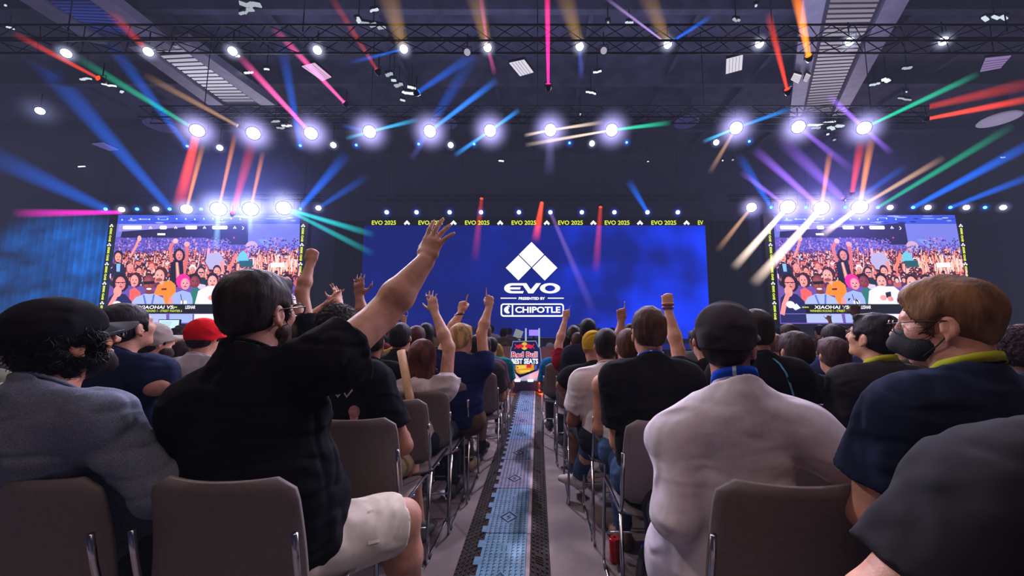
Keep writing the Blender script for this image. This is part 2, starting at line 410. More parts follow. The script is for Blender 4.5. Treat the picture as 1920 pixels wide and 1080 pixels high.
def person(label, head, yaw=0, pitch=0, roll=0, tyaw=0, s=1., wid=1., fat=0., lean=.03, slouch=0., arms=None, legs=None, sk=(176,126,104), hair=('short',(52,38,32)),
           shirt=((40,40,44),'cotton','short'), pants=((50,54,66),'denim','long'), shoe=(60,58,58), h=.012, hat=None, chair=True, beard=None, cxy=None, hem=.055, group=None, seed=None,
           pelvis=None, sh=None, wr_amp=.004, neckcut=.03, collar=True, lower=True, cat='person', neckfwd=0.0, hh=1.):
    seed = seed if seed is not None else random.randint(0, 99999)
    arms = arms or {}; legs = legs or {}
    Hp = at(*head) if isinstance(head, tuple) else np.asarray(head, float)
    fine = h <= .008
    H = Frame(Hp, yaw, pitch, roll, hh)
    f = V(math.sin(math.radians(tyaw)), math.cos(math.radians(tyaw)), 0); r = V(f[1], -f[0], 0); u = V(0,0,1)
    N = Hp - f*(.035+neckfwd)*s + r*0 - u*.155*s*hh
    P = V(*pelvis) if pelvis is not None else V(N[0], N[1], .565) + f*lean
    C = N + f*.045 - u*.15*s
    W = P*.55 + C*.45 - f*(.015+slouch)
    SH = {}
    for sd, x in (('R', 1), ('L', -1)):
        SH[sd] = np.asarray(sh[sd], float) if sh and sd in sh else N + r*x*.178*wid*s - u*.062*s + f*.012
    root = thing('person', label, cat, (P[0], P[1], 0), 0, group)
    o3 = V(P[0], P[1], 0)
    B = Sdf(); ms = skin(sk)
    def torso(S, i, k=.03):
        S.ell(P, (.165*wid+fat*.6+i, .115+fat*.6+i, .105+i), np.stack([r, f, u], 1), k)
        S.cone(P+u*.02, W, (.15*wid+fat+i,.105+fat+i), (.145*wid+fat+i,.102+fat+i), r, k)
        S.cone(W, C, (.145*wid+fat+i,.102+fat*.9+i), (.158*wid+fat*.55+i,.110+fat*.45+i), r, k)
        S.cone(C, N-u*.045, (.158*wid+fat*.4+i,.108+fat*.3+i), (.085*wid+i,.068+i), r, k)
        for sd, x in (('R',1),('L',-1)):
            A = SH[sd]
            S.cone(N-u*.075+r*x*.03, A, .062+i, .058+i, None, k)
            S.cone(N+u*.0, A+u*.012-r*x*.03, .046+i*.8, .042+i, None, k)
        if fat > .02: S.ell(W*.6+P*.4+f*.075, (.15*wid+fat+i,.10+fat+i,.13+i), np.stack([r, f, u], 1), .05)
    torso(B, -.02 if shirt else -.004)
    AR = {}
    for sd, x in (('R',1),('L',-1)):
        a = arms.get(sd, 'lap'); S0 = SH[sd]
        if a == 'none': continue
        if a == 'lap':
            el = S0 + r*x*.055 + f*.06 - u*.275*s; wr = el + f*.20 - r*x*.09 - u*.055
            wr[2] = max(wr[2], .665); a = dict(el=el, wr=wr, hand='relaxed', dir=f-r*x*.3-u*.25, n=-u)
        elif a == 'cross':
            el = S0 + r*x*.06 + f*.08 - u*.26*s; wr = el + f*.14 - r*x*.2 + u*.03
            a = dict(el=el, wr=wr, hand='relaxed', dir=-r*x+f*.2, n=-f)
        el = at(*a['el']) if isinstance(a['el'], tuple) else np.asarray(a['el'], float)
        wr = at(*a['wr']) if isinstance(a['wr'], tuple) else np.asarray(a['wr'], float)
        w = a.get('w', 1.)*(1+fat*1.2); ax = nz(el-S0); AR[sd] = (S0, el, wr, a, w)
        cv = .84 if shirt and shirt[2] == 'long' else 1.
        B.cone(S0, el, .048*w*cv, .042*w*cv, None, .03)
        B.ell(S0+ax*.02, .050*w if shirt and shirt[2] != 'none' else .058*w, None, .03)
        d = nz(wr-el); fl = np.linalg.norm(wr-el)
        B.cone(el, el+d*fl*.35, .041*w*cv, .045*w*cv, None, .02); B.cone(el+d*fl*.35, wr, .045*w*cv, .0265*w, None, .02)
        hd = a.get('dir'); hd = d if hd is None else np.asarray(hd, float)
        add_hand(B, wr+d*.005, hd, a.get('n', f), sd, a.get('hand', 'relaxed'), a.get('hs', 1.))
    LG = {}
    if lower:
        for sd, x in (('R',1),('L',-1)):
            l = legs.get(sd, {}); hip = P + r*x*.088*wid - u*.02
            g = lambda v, dflt: dflt if v is None else at(*v) if isinstance(v, tuple) else np.asarray(v, float)
            kn = g(l.get('kn'), V(P[0],P[1],.505)+r*x*l.get('sp', .13)+f*.40)
            an = g(l.get('an'), V(kn[0],kn[1],.085)-f*l.get('tuck', .02)+r*x*.01)
            fd = nz(np.asarray(l.get('fd', f+r*x*.2), float)*V(1,1,0))
            LG[sd] = (hip, kn, an, fd); lw = l.get('w', 1.)
            B.cone(hip, kn, .085*(1+fat), .058*lw, None, .03); B.ell(kn, .058*lw, None, .02)
            dd = nz(an-kn); ln = np.linalg.norm(an-kn)
            B.cone(kn, kn+dd*ln*.35-f*.012, .052*lw, .056*lw, None, .02); B.cone(kn+dd*ln*.35-f*.012, an, .056*lw, .034, None, .02)
            B.cone(an-u*.035, an+fd*.13-u*.055, (.035,.035), (.038,.022), np.cross(u, fd), .02)
        B.cone(P-r*.08*wid, P+r*.08*wid, .1, .1, None, .03)
    B.cone(N-u*.05, H.p(0,-.02,-.05), .060+fat*.15, .056+fat*.12, None, .025)
    head_ops(B, H, fine)
    body = B.obj('body', h, ms, root, o3)
    # hair
    hs, hc = hair if hair else (None, None)
    if hs:
        ho = hair_mesh(H, hs, seed, fine)
        if hat: ho.cut(H.p(0,-.02,.03), H.d(0,.1,1), .006)
        vs_, fs_ = ho.mesh(min(h, .006 if fine else h*.85), 1)
        if h < .014:
            n_ = dict(curly=1.3, mop=1.5, long=1.2, crop=1.1).get(hs, 1.)*(5200 if fine else 2600 if h < .012 else 1300)
            v2, f2 = strands(vs_, fs_, H, hs, int(n_), seed % 9999); fs_ = np.concatenate([fs_, f2+len(vs_)]); vs_ = np.concatenate([vs_, v2])
        mesh_obj('hair', vs_-o3, fs_, hairm(hc), root)
    if beard:
        S = Sdf(); H.ell(S, (0,.030,-.074), (.061,.068,.058), .02); H.ell(S, (0,.075,-.1), (.03,.03,.028), .02)
        for x in (-1,1): H.cone(S, (x*.062,.012,-.02), (x*.058,.02,-.06), (.012,.02), (.016,.03), .02, (1,0,0))
        H.ell(S, (0,.12,-.052), (.027,.04,.017), .01, True); S.cut(H.p(0,.05,-.034), H.d(0,-.35,1), .01); S.cut(H.p(0,-.005,-.05), H.d(0,-1,.1), .01)
        S.wrinkle(.003, 260, seed+3); S.obj('beard', min(h, .006 if fine else h), hairm(beard), root, o3, 0)
    # hats
    if hat:
        kind, hc2 = hat[0], hat[1]; mh = fab(hc2)
        S = Sdf()
        if kind in ('cap', 'cap_back'):
            sg = 1 if kind == 'cap' else -1
            H.ell(S, (0,-.018,.046), (.088,.110,.094), .02); H.cone(S, (0,-.02,.0), (0,-.018,.05), (.086,.108), (.088,.11), .02)
            H.ell(S, (0,.05,-.08), (.12,.13,.1), .004, True)
            S.cut(H.p(0,-.05,-.018), H.d(0,-.12,-1), .004)
            S.wrinkle(.002, 60, seed)
            cap = S.obj('cap', min(h, .007), mh, root, o3)
            # curved brim
            m = MB(); n1, n2 = 20, 6; vs = []
            for th in (0, 1):
                for i in range(n1+1):
                    q = math.pi*(i/n1); a = math.cos(q)
                    for j in range(n2+1):
                        e = j/n2; ou = .078*math.sin(q)**.6
                        vs.append(H.p(.083*a, sg*(.02+.075*math.sin(q)+e*ou), .036-.026*a*a-.012*e+(.004 if th else 0)))
            st_ = (n1+1)*(n2+1); fs = []
            for i in range(n1):
                for j in range(n2):
                    q = [i*(n2+1)+j, i*(n2+1)+j+1, (i+1)*(n2+1)+j+1, (i+1)*(n2+1)+j]
                    fs += [q, [v+st_ for v in q[::-1]]]
                e = [i*(n2+1)+n2, (i+1)*(n2+1)+n2]; fs.append([e[1], e[0], e[0]+st_, e[1]+st_])
            mesh_obj('brim', np.array(vs)-o3, fs, fab(hat[2]) if len(hat) > 2 else mh, cap)
            b = MB().lathe([(.007,0),(.006,.004),(.002,.006)], 10, H.p(0,-.018,.138)-o3, H.R); b.obj('button', mh, cap, True)
            if fine:   # panel seams
                for k in range(6):
                    q = math.pi*k/3+.52; pts = [H.p(.0888*math.cos(t_)*math.cos(q), -.018+.1108*math.cos(t_)*math.sin(q), .046+.0948*math.sin(t_))-o3 for t_ in np.linspace(.05, 1.5, 9)]
                    if kind == 'cap' and math.sin(q) > .95: continue
                    MB().tube(pts, .0016, 5).obj('seam', mh, cap, True)
        elif kind == 'bucket':
            H.cone(S, (0,-.015,.03), (0,-.015,.115), (.092,.112), (.082,.10), .01, flat=True); H.cone(S, (0,-.01,.012), (0,-.01,.034), (.135,.155), (.095,.115), .012, flat=True)
            S.obj('bucket_hat', h, mh, root, o3)
    # shirt
    T = Sdf()
    if shirt:
        src, kind, slv = shirt[:3]; mt = fab(src, kind); i = .013 if fine else .015
        torso(T, i, .05)
        nd = nz(nz(H.p(0,-.02,-.06)-N)+f*.35)
        T.cone(N-u*.08, N+u*(neckcut+.03), .078+fat*.2, .066+fat*.2, r, .03)
        T.cone(N+u*neckcut, N+u*neckcut+nd*.16, .125, .14, r, .008, True, True)
        for sd, x in (('R',1),('L',-1)):
            if sd not in AR: continue
            S0, el, wr, a, w = AR[sd]; ax = nz(el-S0); L1 = np.linalg.norm(el-S0)
            if slv != 'none': T.ell(S0+ax*.02, .062*w+i*1.1, None, .03)
            if slv == 'none':
                T.ell(S0+r*x*.02, .10, None, .01, True); continue
            ce = a.get('cuff', .72); dn = nz(V(0,0,-1)-ax*np.dot(V(0,0,-1),ax)) if abs(ax[2]) < .95 else V(0,1,0)
            side = np.cross(ax, dn)
            if slv == 'short':
                sag = dn*a.get('sag', .012)
                T.cone(S0-r*x*.05, S0+ax*.06, .066*w+i*.5, .068*w+i*.5, side, .03)
                cr = a.get('cuffr', 1.); T.cone(S0+ax*.0, S0+ax*L1*ce+sag, (.062*w+i,.066*w+i), ((.060*w+i*1.4)*cr,(.066*w+i*1.8)*cr), side, .02, True)
            else:
                T.cone(S0-r*x*.04, el, .066*w+i, .052*w+i, None, .03)
                T.cone(el, wr-nz(wr-el)*.02, .053*w+i, .034*w+i, None, .03)
        if hem > .1: T.cone(P-r*.085*wid-u*.06, P+r*.085*wid-u*.06, .155+fat*.4, .155+fat*.4, None, .06)
        T.cut(P-u*hem, V(0,0,-1), .006)
        if wr_amp:
            T.wrinkle(wr_amp*.3, 13, seed, (1.1,1.1,.8)); T.wrinkle(wr_amp*.8, 34, seed+1, (1,1,.25), True)
            if h < .012: T.wrinkle(wr_amp*.7, 44, seed+2, (.3,.7,1.), True)
        T.obj('shirt', h, mt, root, o3)
        if collar:
            nn = nz(H.p(0,-.02,-.06)-N); cp = N+u*(neckcut-.002); x = r; y = nz(np.cross(nd, x))
            pts = [cp + f*.006 + x*math.cos(q)*(.064+fat*.2) + y*math.sin(q)*(.068+fat*.2) for q in np.linspace(0, 2*math.pi, 29)[:-1]]
            MB().tube([p-o3 for p in pts], .0055, 8, True).obj('collar', mt, root, True)
    if lower and pants:
        pr, pk, pl = pants; S = Sdf(); mp = fab(pr, pk)
        S.cone(P-r*.085*wid, P+r*.085*wid, .115+fat*.4, .115+fat*.4, None, .03)
        for sd in LG:
            hip, kn, an, fd = LG[sd]
            if pl == 'short':
                e = hip+(kn-hip)*.93; bg = legs.get(sd, {}).get('bag', 1.); S.cone(hip, e, (.1*(1+fat)*bg,.1*bg), (.088*(1+fat)*bg,.085*bg), r, .03, True)
            else:
                S.cone(hip, kn, .1*(1+fat), .076, None, .03); S.ell(kn, .074, None, .02)
                S.cone(kn, an+(kn-an)*.06, (.072,.075), (.056,.06), r, .025, True)
        S.wrinkle(.004, 30, seed+5, (1,1,.8), True); S.wrinkle(.003, 22, seed+6)
        S.obj('trousers' if pl == 'long' else 'shorts', max(h, .008), mp, root, o3)
        for sd in LG:
            hip, kn, an, fd = LG[sd]; S = Sdf(); b = an-u*.055; sdv = np.cross(u, fd)
            S.cone(b-fd*.04+u*.02, b+fd*.09+u*.012, (.04,.05), (.045,.032), sdv, .02); S.cone(b+fd*.09+u*.012, b+fd*.155+u*.005, (.045,.032), (.036,.024), sdv, .02)
            S.cone(b-fd*.02+u*.02, an+u*.01, .042, .044, None, .02); S.cut(V(b[0],b[1],an[2]-.083), V(0,0,-1), .004)
            S.obj('shoe', max(h*.8,.007), mat('shoe_leather', shoe, .6, 0, .1, 60, .1, 200), root, o3)
    if chair: CHAIRS.append((P if cxy is None else V(cxy[0], cxy[1]+.25, 0), tyaw, label))
    root['seed'] = seed
    return dict(root=root, H=H, N=N, P=P, SH=SH, AR=AR, LG=LG, o=o3, f=f, r=r, W=W, C=C)

def add_lanyard(Q, rgb, w=.022, patches=None, rr=(.068,.070), lift=.06):
    """flat strap lying round the neck"""
    N, f, r, o = Q['N'], Q['f'], Q['r'], Q['o']; vs = []; fs = []; n = 40
    for i in range(n):
        q = 2*math.pi*i/n; c, s = math.cos(q), math.sin(q)
        p = N + V(0,0,lift) + r*c*rr[0] + f*(.010+s*rr[1]) - V(0,0,1)*(.030*(s+1)+.03*max(s,0))
        out = nz(r*c+f*s)
        for z, e in ((-w/2,.003),(w/2,-.002),(w/2,-.005),(-w/2,0)): vs.append(p+V(0,0,z)+out*e-o)
    for i in range(n):
        j = (i+1) % n
        for k in range(4): fs.append([i*4+k, j*4+k, j*4+(k+1)%4, i*4+(k+1)%4])
    mi = [1 if patches and (k//4) % patches[1] == 0 else 0 for k in range(len(fs))]
    return mesh_obj('lanyard', vs, fs, None, Q['root'], True, [fab(rgb)]+([fab(patches[0])] if patches else []), mi if patches else None)
def add_glasses(Q, rgb=(20,18,20), lensy=True):
    H, o = Q['H'], Q['o']; m = mat('glasses_plastic', rgb, .3, 0, 0, 1, 0, 1)
    fr = MB()
    for x in (-1, 1):
        pts = [H.p(x*(.034+.0255*math.cos(q)*(1 if abs(math.cos(q))<.8 else 1.03)), .117-.006*abs(math.cos(q)), .0035+.019*math.sin(q))-o for q in np.linspace(0, 2*math.pi, 21)[:-1]]
        fr.tube(pts, .0026, 6, True)
        fr.tube([H.p(x*.061,.112,.011)-o, H.p(x*.072,.10,.012)-o, H.p(x*.081,.03,.008)-o, H.p(x*.083,-.01,.004)-o, H.p(x*.08,-.03,-.018)-o], .0026, 6)
    fr.tube([H.p(-.009,.118,.008)-o, H.p(0,.121,.011)-o, H.p(.009,.118,.008)-o], .0022, 6)
    g = fr.obj('glasses', m, Q['root'], True)
    lm, nt, b = newmat('lens_glass'); b.inputs['Transmission Weight'].default_value = 1; b.inputs['Roughness'].default_value = .03; b.inputs['IOR'].default_value = 1.05; b.inputs['Base Color'].default_value = (.85,.88,.95,1)
    for x in (-1, 1):
        l = MB().poly([H.p(x*(.034+.025*math.cos(q)), .1155, .0035+.0185*math.sin(q))-o for q in np.linspace(0, 2*math.pi, 17)[:-1]]); l.obj('lens', lm, g)
def add_eyes(Q):
    H, o = Q['H'], Q['o']; mw = mat('eye_white', (225,220,215), .15, 0, 0, 1, 0, 1); mi = mat('eye_iris', (45,32,26), .1, 0, 0, 1, 0, 1)
    for x in (-1, 1):
        S = Sdf(); H.ell(S, (x*.031,.0755,.003), (.0125,.0125,.0120), .001)
        e = S.obj('eye', .0025, mw, Q['root'], o)
        MB().lathe([(.0055,.0),(.0045,.0009),(.0001,.0012)], 12, H.p(x*.031,.0872,.003)-o, H.R @ rotx(-math.pi/2)).obj('iris', mi, e, True)
# ---------------------------------------------------------------- the people closest to us
Q = person('heavy-set person in black t-shirt and glasses, bare arm raised high with open hand', (487,583,1.25), yaw=9, pitch=3, tyaw=2, wid=1.17, fat=.06, h=.0065, seed=11, wr_amp=.0075, cxy=(-.85,1.05),
    sh={'R': at(606,686,1.22), 'L': at(362,748,1.2)}, hh=1.09, neckcut=.045,
    arms={'R': dict(el=(716,590,1.42), wr=(796,492,1.5), hand='wave', dir=nz(at(828,408,1.53)-at(796,492,1.5)), n=V(.25,1,-.1), w=1.34, cuff=.36, hs=1.2, sag=.02, cuffr=1.12), 'L': 'lap'},
    legs={'R': dict(kn=at(752,975,1.58), an=at(772,1165,1.64), w=1.3, bag=1.3), 'L': dict(sp=.2)}, pelvis=(-.90,1.31,.56),
    sk=(190,136,112), hair=('short',(44,36,36)), shirt=((24,24,29),'cotton','short'), pants=((214,204,188),'cotton','short'), beard=(66,48,40), shoe=(40,40,44))
add_glasses(Q); add_eyes(Q); add_lanyard(Q, (24,52,150), .014, None, (.074,.078), .062)
PA = Q
Q = person('person in dark baseball cap, glasses and grey-blue button shirt, seated', (124,640,1.14), yaw=17, pitch=13, tyaw=6, wid=1.02, fat=.01, h=.0065, seed=21, wr_amp=.0085, cxy=(-1.36,1.06), hh=.97,
    arms={'R': dict(el=V(-1.1,1.14,.80), wr=V(-1.06,1.3,.70), hand='relaxed', dir=V(-.2,1,-.3), n=V(0,0,-1)), 'L': 'lap'}, pelvis=(-1.40,1.34,.56),
    sk=(196,132,104), hair=('mop',(24,22,26)), shirt=((112,120,138),'denim','long'), pants=((62,66,72),'denim','long'), hat=('cap',(26,25,30),(58,60,62)), beard=(30,25,26))
add_glasses(Q, (18,22,70)); add_eyes(Q)
Q = person('person in white sweatshirt and dark cap, arm draped over the next chair', (1366,642,1.28), yaw=45, pitch=4, tyaw=4, wid=1.06, fat=.02, h=.0058, seed=31, wr_amp=.0035, cxy=(.70,1.02), hem=.2, hh=1.0, neckcut=.022,
    sh={'R': at(1502,800,1.25), 'L': at(1254,818,1.27)},
    arms={'R': dict(el=at(1640,898,1.14), wr=V(1.22,1.08,.86), hand='relaxed', dir=V(1,.0,-.3), n=V(0,0,-1), w=1.22), 'L': dict(el=V(.42,1.2,.70), wr=V(.50,1.42,.62), hand='relaxed', dir=V(.3,1,-.2), n=V(0,0,-1))},
    pelvis=(.61,1.30,.56), legs={'L': dict(sp=.1), 'R': dict(sp=.16)},
    sk=(182,128,108), hair=('crop',(40,32,32)), shirt=((214,206,214),'cotton','long'), pants=((40,42,50),'denim','long'), hat=('cap',(64,60,66)), beard=(36,28,28))
add_lanyard(Q, (28,72,190), .03, ((190,200,225), 9), (.070,.074), .072); add_eyes(Q)
Q = person('fair-haired person in navy t-shirt wearing a black face mask and yellow lanyard', (1772,606,.98), yaw=-38, pitch=-6, tyaw=-6, wid=1.03, fat=.01, h=.0065, seed=41, wr_amp=.007, hh=.92,
    sk=(206,150,126), hair=('side',(112,80,54)), shirt=((32,40,62),'cotton','short'), pants=((40,42,52),'denim','long'), pelvis=(1.10,.93,.56), arms={'R':'lap','L':'lap'})
add_lanyard(Q, (150,156,40), .022, None, (.070,.074), .066); add_eyes(Q)
H, o = Q['H'], Q['o']
S = Sdf(); H.ell(S, (0,.040,-.058), (.066,.074,.060), .01); H.cone(S, (0,.085,-.022), (0,.116,-.052), (.034,.026), (.022,.020), .03); H.ell(S, (0,.02,-.05), (.061,.070,.075), .004, True)
S.cut(H.p(0,.10,-.006), H.d(0,-.3,1)); S.cut(H.p(0,.026,-.05), H.d(0,-1,.25)); S.cut(H.p(0,.05,-.108), H.d(0,.2,-1))
mk = S.obj('face_mask', .004, mat('mask_fabric', (24,24,28), .8, 0, .1, 80, .2, 300), Q['root'], o)
mb = MB()
for x in (-1, 1):
    mb.tube([H.p(x*.062,.06,-.03)-o, H.p(x*.074,.03,-.012)-o, H.p(x*.082,.0,.012)-o], .0016, 5); mb.tube([H.p(x*.058,.055,-.09)-o, H.p(x*.074,.02,-.06)-o, H.p(x*.08,-.008,-.03)-o], .0016, 5)
mb.obj('ear_loop', mat('mask_fabric', (24,24,28), .8, 0, .1, 80, .2, 300), mk, True)
gl = MB()
gl.tube([H.p(.03*math.cos(q)-.032,.110,.004+.017*math.sin(q))-o for q in np.linspace(0,6.28,17)[:-1]], .0016, 5, True); gl.tube([H.p(.03*math.cos(q)+.032,.110,.004+.017*math.sin(q))-o for q in np.linspace(0,6.28,17)[:-1]], .0016, 5, True)
for x in (-1,1): gl.tube([H.p(x*.062,.115,.01)-o, H.p(x*.078,.06,.01)-o, H.p(x*.083,-.01,.005)-o], .0014, 5)
gl.obj('glasses', mat('wire_rim', (90,84,84), .25, 1., 0, 1, 0, 1), Q['root'], True)
hE = V(.90,.50,1.315)
Q = person('person in charcoal t-shirt, only a sloping shoulder and bare upper arm in view', hE, yaw=-10, tyaw=-4, wid=1.12, fat=.02, h=.0075, seed=51, wr_amp=.005,
    sh={'L': at(1900,915,.5)}, arms={'L': dict(el=at(1655,1165,.52), wr=at(1590,1290,.72), hand='relaxed', dir=V(-.2,1,-.2), n=V(0,0,-1), cuff=.76, w=1.08), 'R':'lap'},
    sk=(206,150,124), hair=('short',(44,36,34)), shirt=((42,42,46),'cotton','short'), pelvis=(.91,.47,.56), chair=False)

# cargo pocket on the pale shorts nearest the aisle, chest print etc.
def pocket_later():
    decal(PA, [[(672,962),(770,930),(778,985),(700,1020)], [(690,958),(700,955),(712,1016),(690,1022)]], fab((206,196,182)), 'cargo_pocket', 'shorts', .005)
    decal(PA, [[(668,966),(772,932),(773,938),(669,972)]], fab((150,142,130)), 'pocket_seam', 'shorts', .008)
# ---------------------------------------------------------------- stacking chairs
def shell(w0, w1, ln, cr, bulge, n=14, m=12, th=.012):
    """rounded curved plastic panel in x (width) / y (length): w0 wide at y=0, w1 at y=ln, corner radius cr"""
    vs = []; fs = []
    for j in range(m+1):
        v = j/m; yy = v*ln; wh = (w0+(w1-w0)*v)/2
        e = min(yy, ln-yy)
        if e < cr: wh -= cr-math.sqrt(max(cr*cr-(cr-e)**2, 0))
        for i in range(n+1):
            x = -1+2*i/n; vs.append((x*wh, yy, bulge(x, v)))
    b = len(vs)
    vs += [(x, y, z-th) for x, y, z in vs]
    for j in range(m):
        for i in range(n):
            q = [j*(n+1)+i, j*(n+1)+i+1, (j+1)*(n+1)+i+1, (j+1)*(n+1)+i]
            fs += [q, [k+b for k in q[::-1]]]
    for i in range(n):
        fs += [[i+1, i, i+b, i+1+b], [m*(n+1)+i, m*(n+1)+i+1, m*(n+1)+i+1+b, m*(n+1)+i+b]]
    for j in range(m):
        fs += [[j*(n+1), (j+1)*(n+1), (j+1)*(n+1)+b, j*(n+1)+b], [(j+1)*(n+1)+n, j*(n+1)+n, j*(n+1)+n+b, (j+1)*(n+1)+n+b]]
    return np.array(vs), fs
plastic = mat('chair_plastic', (112,102,100), .55, 0, .08, 70, .12, 600, .35)
chrome = mat('chrome_rod', (200,200,205), .18, 1., 0, 1, 0, 1)
rubber = mat('rubber_cap', (30,30,32), .8, 0, 0, 1, 0, 1)
def make_chair(label):
    t = thing('stacking_chair', label, 'chair')
    vs, fs = shell(.44, .42, .42, .06, lambda x, v: -.018*(1-x*x)-.03*max(0, v-.75)**2*16*.5)
    vs = vs+V(0, -.20, .452); mesh_obj('seat', vs, fs, plastic, t)
    vs, fs = shell(.455, .405, .37, .05, lambda x, v: .028*(1-x*x)-.010*math.sin(v*3.1))
    R = rotx(math.radians(99)); vs = (R @ vs.T).T; vs[:,1] = vs[:,1]-.215; vs[:,2] += .505
    bk = mesh_obj('backrest', vs, fs, plastic, t)
    for x in (-1, 1):
        m = MB(); X = x*.222
        q = [V(X,-.285,.74), V(X,-.27,.66), V(X,-.235,.52), V(X,-.215,.475), V(X,-.18,.462), V(X,.0,.458), V(X,.17,.46), V(X,.195,.45), V(X,.205,.42), V(X+x*.008,.215,.03), V(X+x*.008,.205,.012), V(X+x*.008,.17,.009),
             V(X+x*.008,-.25,.009), V(X+x*.008,-.275,.014), V(X+x*.008,-.275,.04), V(X,-.205,.455)]
        m.tube(q, .0085, 8); fr = m.obj('side_frame', chrome, t, True)
        for y in (-.22, .16):
            MB().tube([V(X+x*.008,y-.02,.0105), V(X+x*.008,y+.02,.0105)], .0105, 8).obj('glide', rubber, fr, True)
    m = MB().tube([V(-.222,-.02,.432), V(.222,-.02,.432)], .0075, 8); m.obj('crossbar', chrome, t, True)
    MB().tube([V(-.228,.21,.16), V(.228,.21,.16)], .006, 8).obj('crossbar', chrome, t, True)
    return t
chair0 = None
def put_chair(x, y, rz, label, group):
    global chair0
    if chair0 is None:
        chair0 = make_chair(label); chair0['group'] = group; chair0.location = (x, y, 0); chair0.rotation_euler = (0, 0, rz); return chair0
    return dup(chair0, (x, y, 0), rz, label, group)
# ---------------------------------------------------------------- the hall
def struct(o): o['kind'] = 'structure'; return o
XL, XR, YB, YF, ZC = -36., 34., 24., -7., 13.
# floor: worn polished concrete
m, nt, b = newmat('concrete'); N, L = nt.nodes, nt.links
tc = N.new('ShaderNodeTexCoord'); n1 = N.new('ShaderNodeTexNoise'); n1.inputs['Scale'].default_value = .9; n1.inputs['Detail'].default_value = 8; n1.inputs['Roughness'].default_value = .65
r1 = N.new('ShaderNodeValToRGB'); r1.color_ramp.elements[0].position = .3; r1.color_ramp.elements[0].color = (*lin((92,82,82)),1); r1.color_ramp.elements[1].position = .72; r1.color_ramp.elements[1].color = (*lin((168,152,150)),1)
L.new(tc.outputs['Object'], n1.inputs['Vector']); L.new(n1.outputs['Fac'], r1.inputs['Fac'])
vo = N.new('ShaderNodeTexVoronoi'); vo.feature = 'DISTANCE_TO_EDGE'; vo.inputs['Scale'].default_value = .55; n3 = N.new('ShaderNodeTexNoise'); n3.inputs['Scale'].default_value = 2.5
mx = N.new('ShaderNodeMix'); mx.data_type = 'VECTOR'; mx.inputs['Factor'].default_value = .22; L.new(tc.outputs['Object'], mx.inputs[4]); L.new(n3.outputs['Color'], mx.inputs[5]); L.new(mx.outputs[1], vo.inputs['Vector'])
r2 = N.new('ShaderNodeValToRGB'); r2.color_ramp.elements[0].color = (.42,.42,.42,1); r2.color_ramp.elements[1].position = .006
L.new(vo.outputs['Distance'], r2.inputs['Fac']); mu = N.new('ShaderNodeMix'); mu.data_type = 'RGBA'; mu.blend_type = 'MULTIPLY'; mu.inputs['Factor'].default_value = .8
L.new(r1.outputs['Color'], mu.inputs[6]); L.new(r2.outputs['Color'], mu.inputs[7]); L.new(mu.outputs[2], b.inputs['Base Color'])
n4 = N.new('ShaderNodeTexNoise'); n4.inputs['Scale'].default_value = 5; n4.inputs['Detail'].default_value = 6; mr = N.new('ShaderNodeMapRange'); mr.inputs[3].default_value = .28; mr.inputs[4].default_value = .55
L.new(n4.outputs['Fac'], mr.inputs[0]); L.new(mr.outputs[0], b.inputs['Roughness'])
bp = N.new('ShaderNodeBump'); bp.inputs['Strength'].default_value = .08; bp.inputs['Distance'].default_value = .02; L.new(n4.outputs['Fac'], bp.inputs['Height']); L.new(bp.outputs['Normal'], b.inputs['Normal'])
struct(MB().box(((XL+XR)/2,(YB+YF)/2,-.1), (XR-XL, YB-YF, .2)).obj('floor', m))
dark = mat('hall_paint', (70,70,84), .9, 0, .25, .6, .1, 6, .2)
struct(MB().box(((XL+XR)/2,YB+.1,ZC/2), (XR-XL,.2,ZC)).obj('wall_back', dark)); struct(MB().box(((XL+XR)/2,YF-.1,ZC/2), (XR-XL,.2,ZC)).obj('wall_front', dark))
struct(MB().box((XL-.1,(YB+YF)/2,ZC/2), (.2,YB-YF,ZC)).obj('wall_left', dark)); struct(MB().box((XR+.1,(YB+YF)/2,ZC/2), (.2,YB-YF,ZC)).obj('wall_right', dark))
deck = mat('ceiling_deck', (78,78,88), .85, 0, .3, 1.5, .2, 9, .2)
cm = MB().box(((XL+XR)/2,(YB+YF)/2,ZC+.1), (XR-XL, YB-YF, .2))
for i in range(18): cm.box((XL+2+i*4., (YB+YF)/2, ZC-.12), (.18, YB-YF, .24))
for j in range(8): cm.box(((XL+XR)/2, YF+3+j*4., ZC-.3), (XR-XL, .25, .6))
struct(cm.obj('ceiling', deck))
steel = mat('black_steel', (22,22,26), .5, .6, 0, 1, 0, 1)
grey = mat('grey_sheet_steel', (150,148,156), .5, .3, .12, 3, .05, 30)
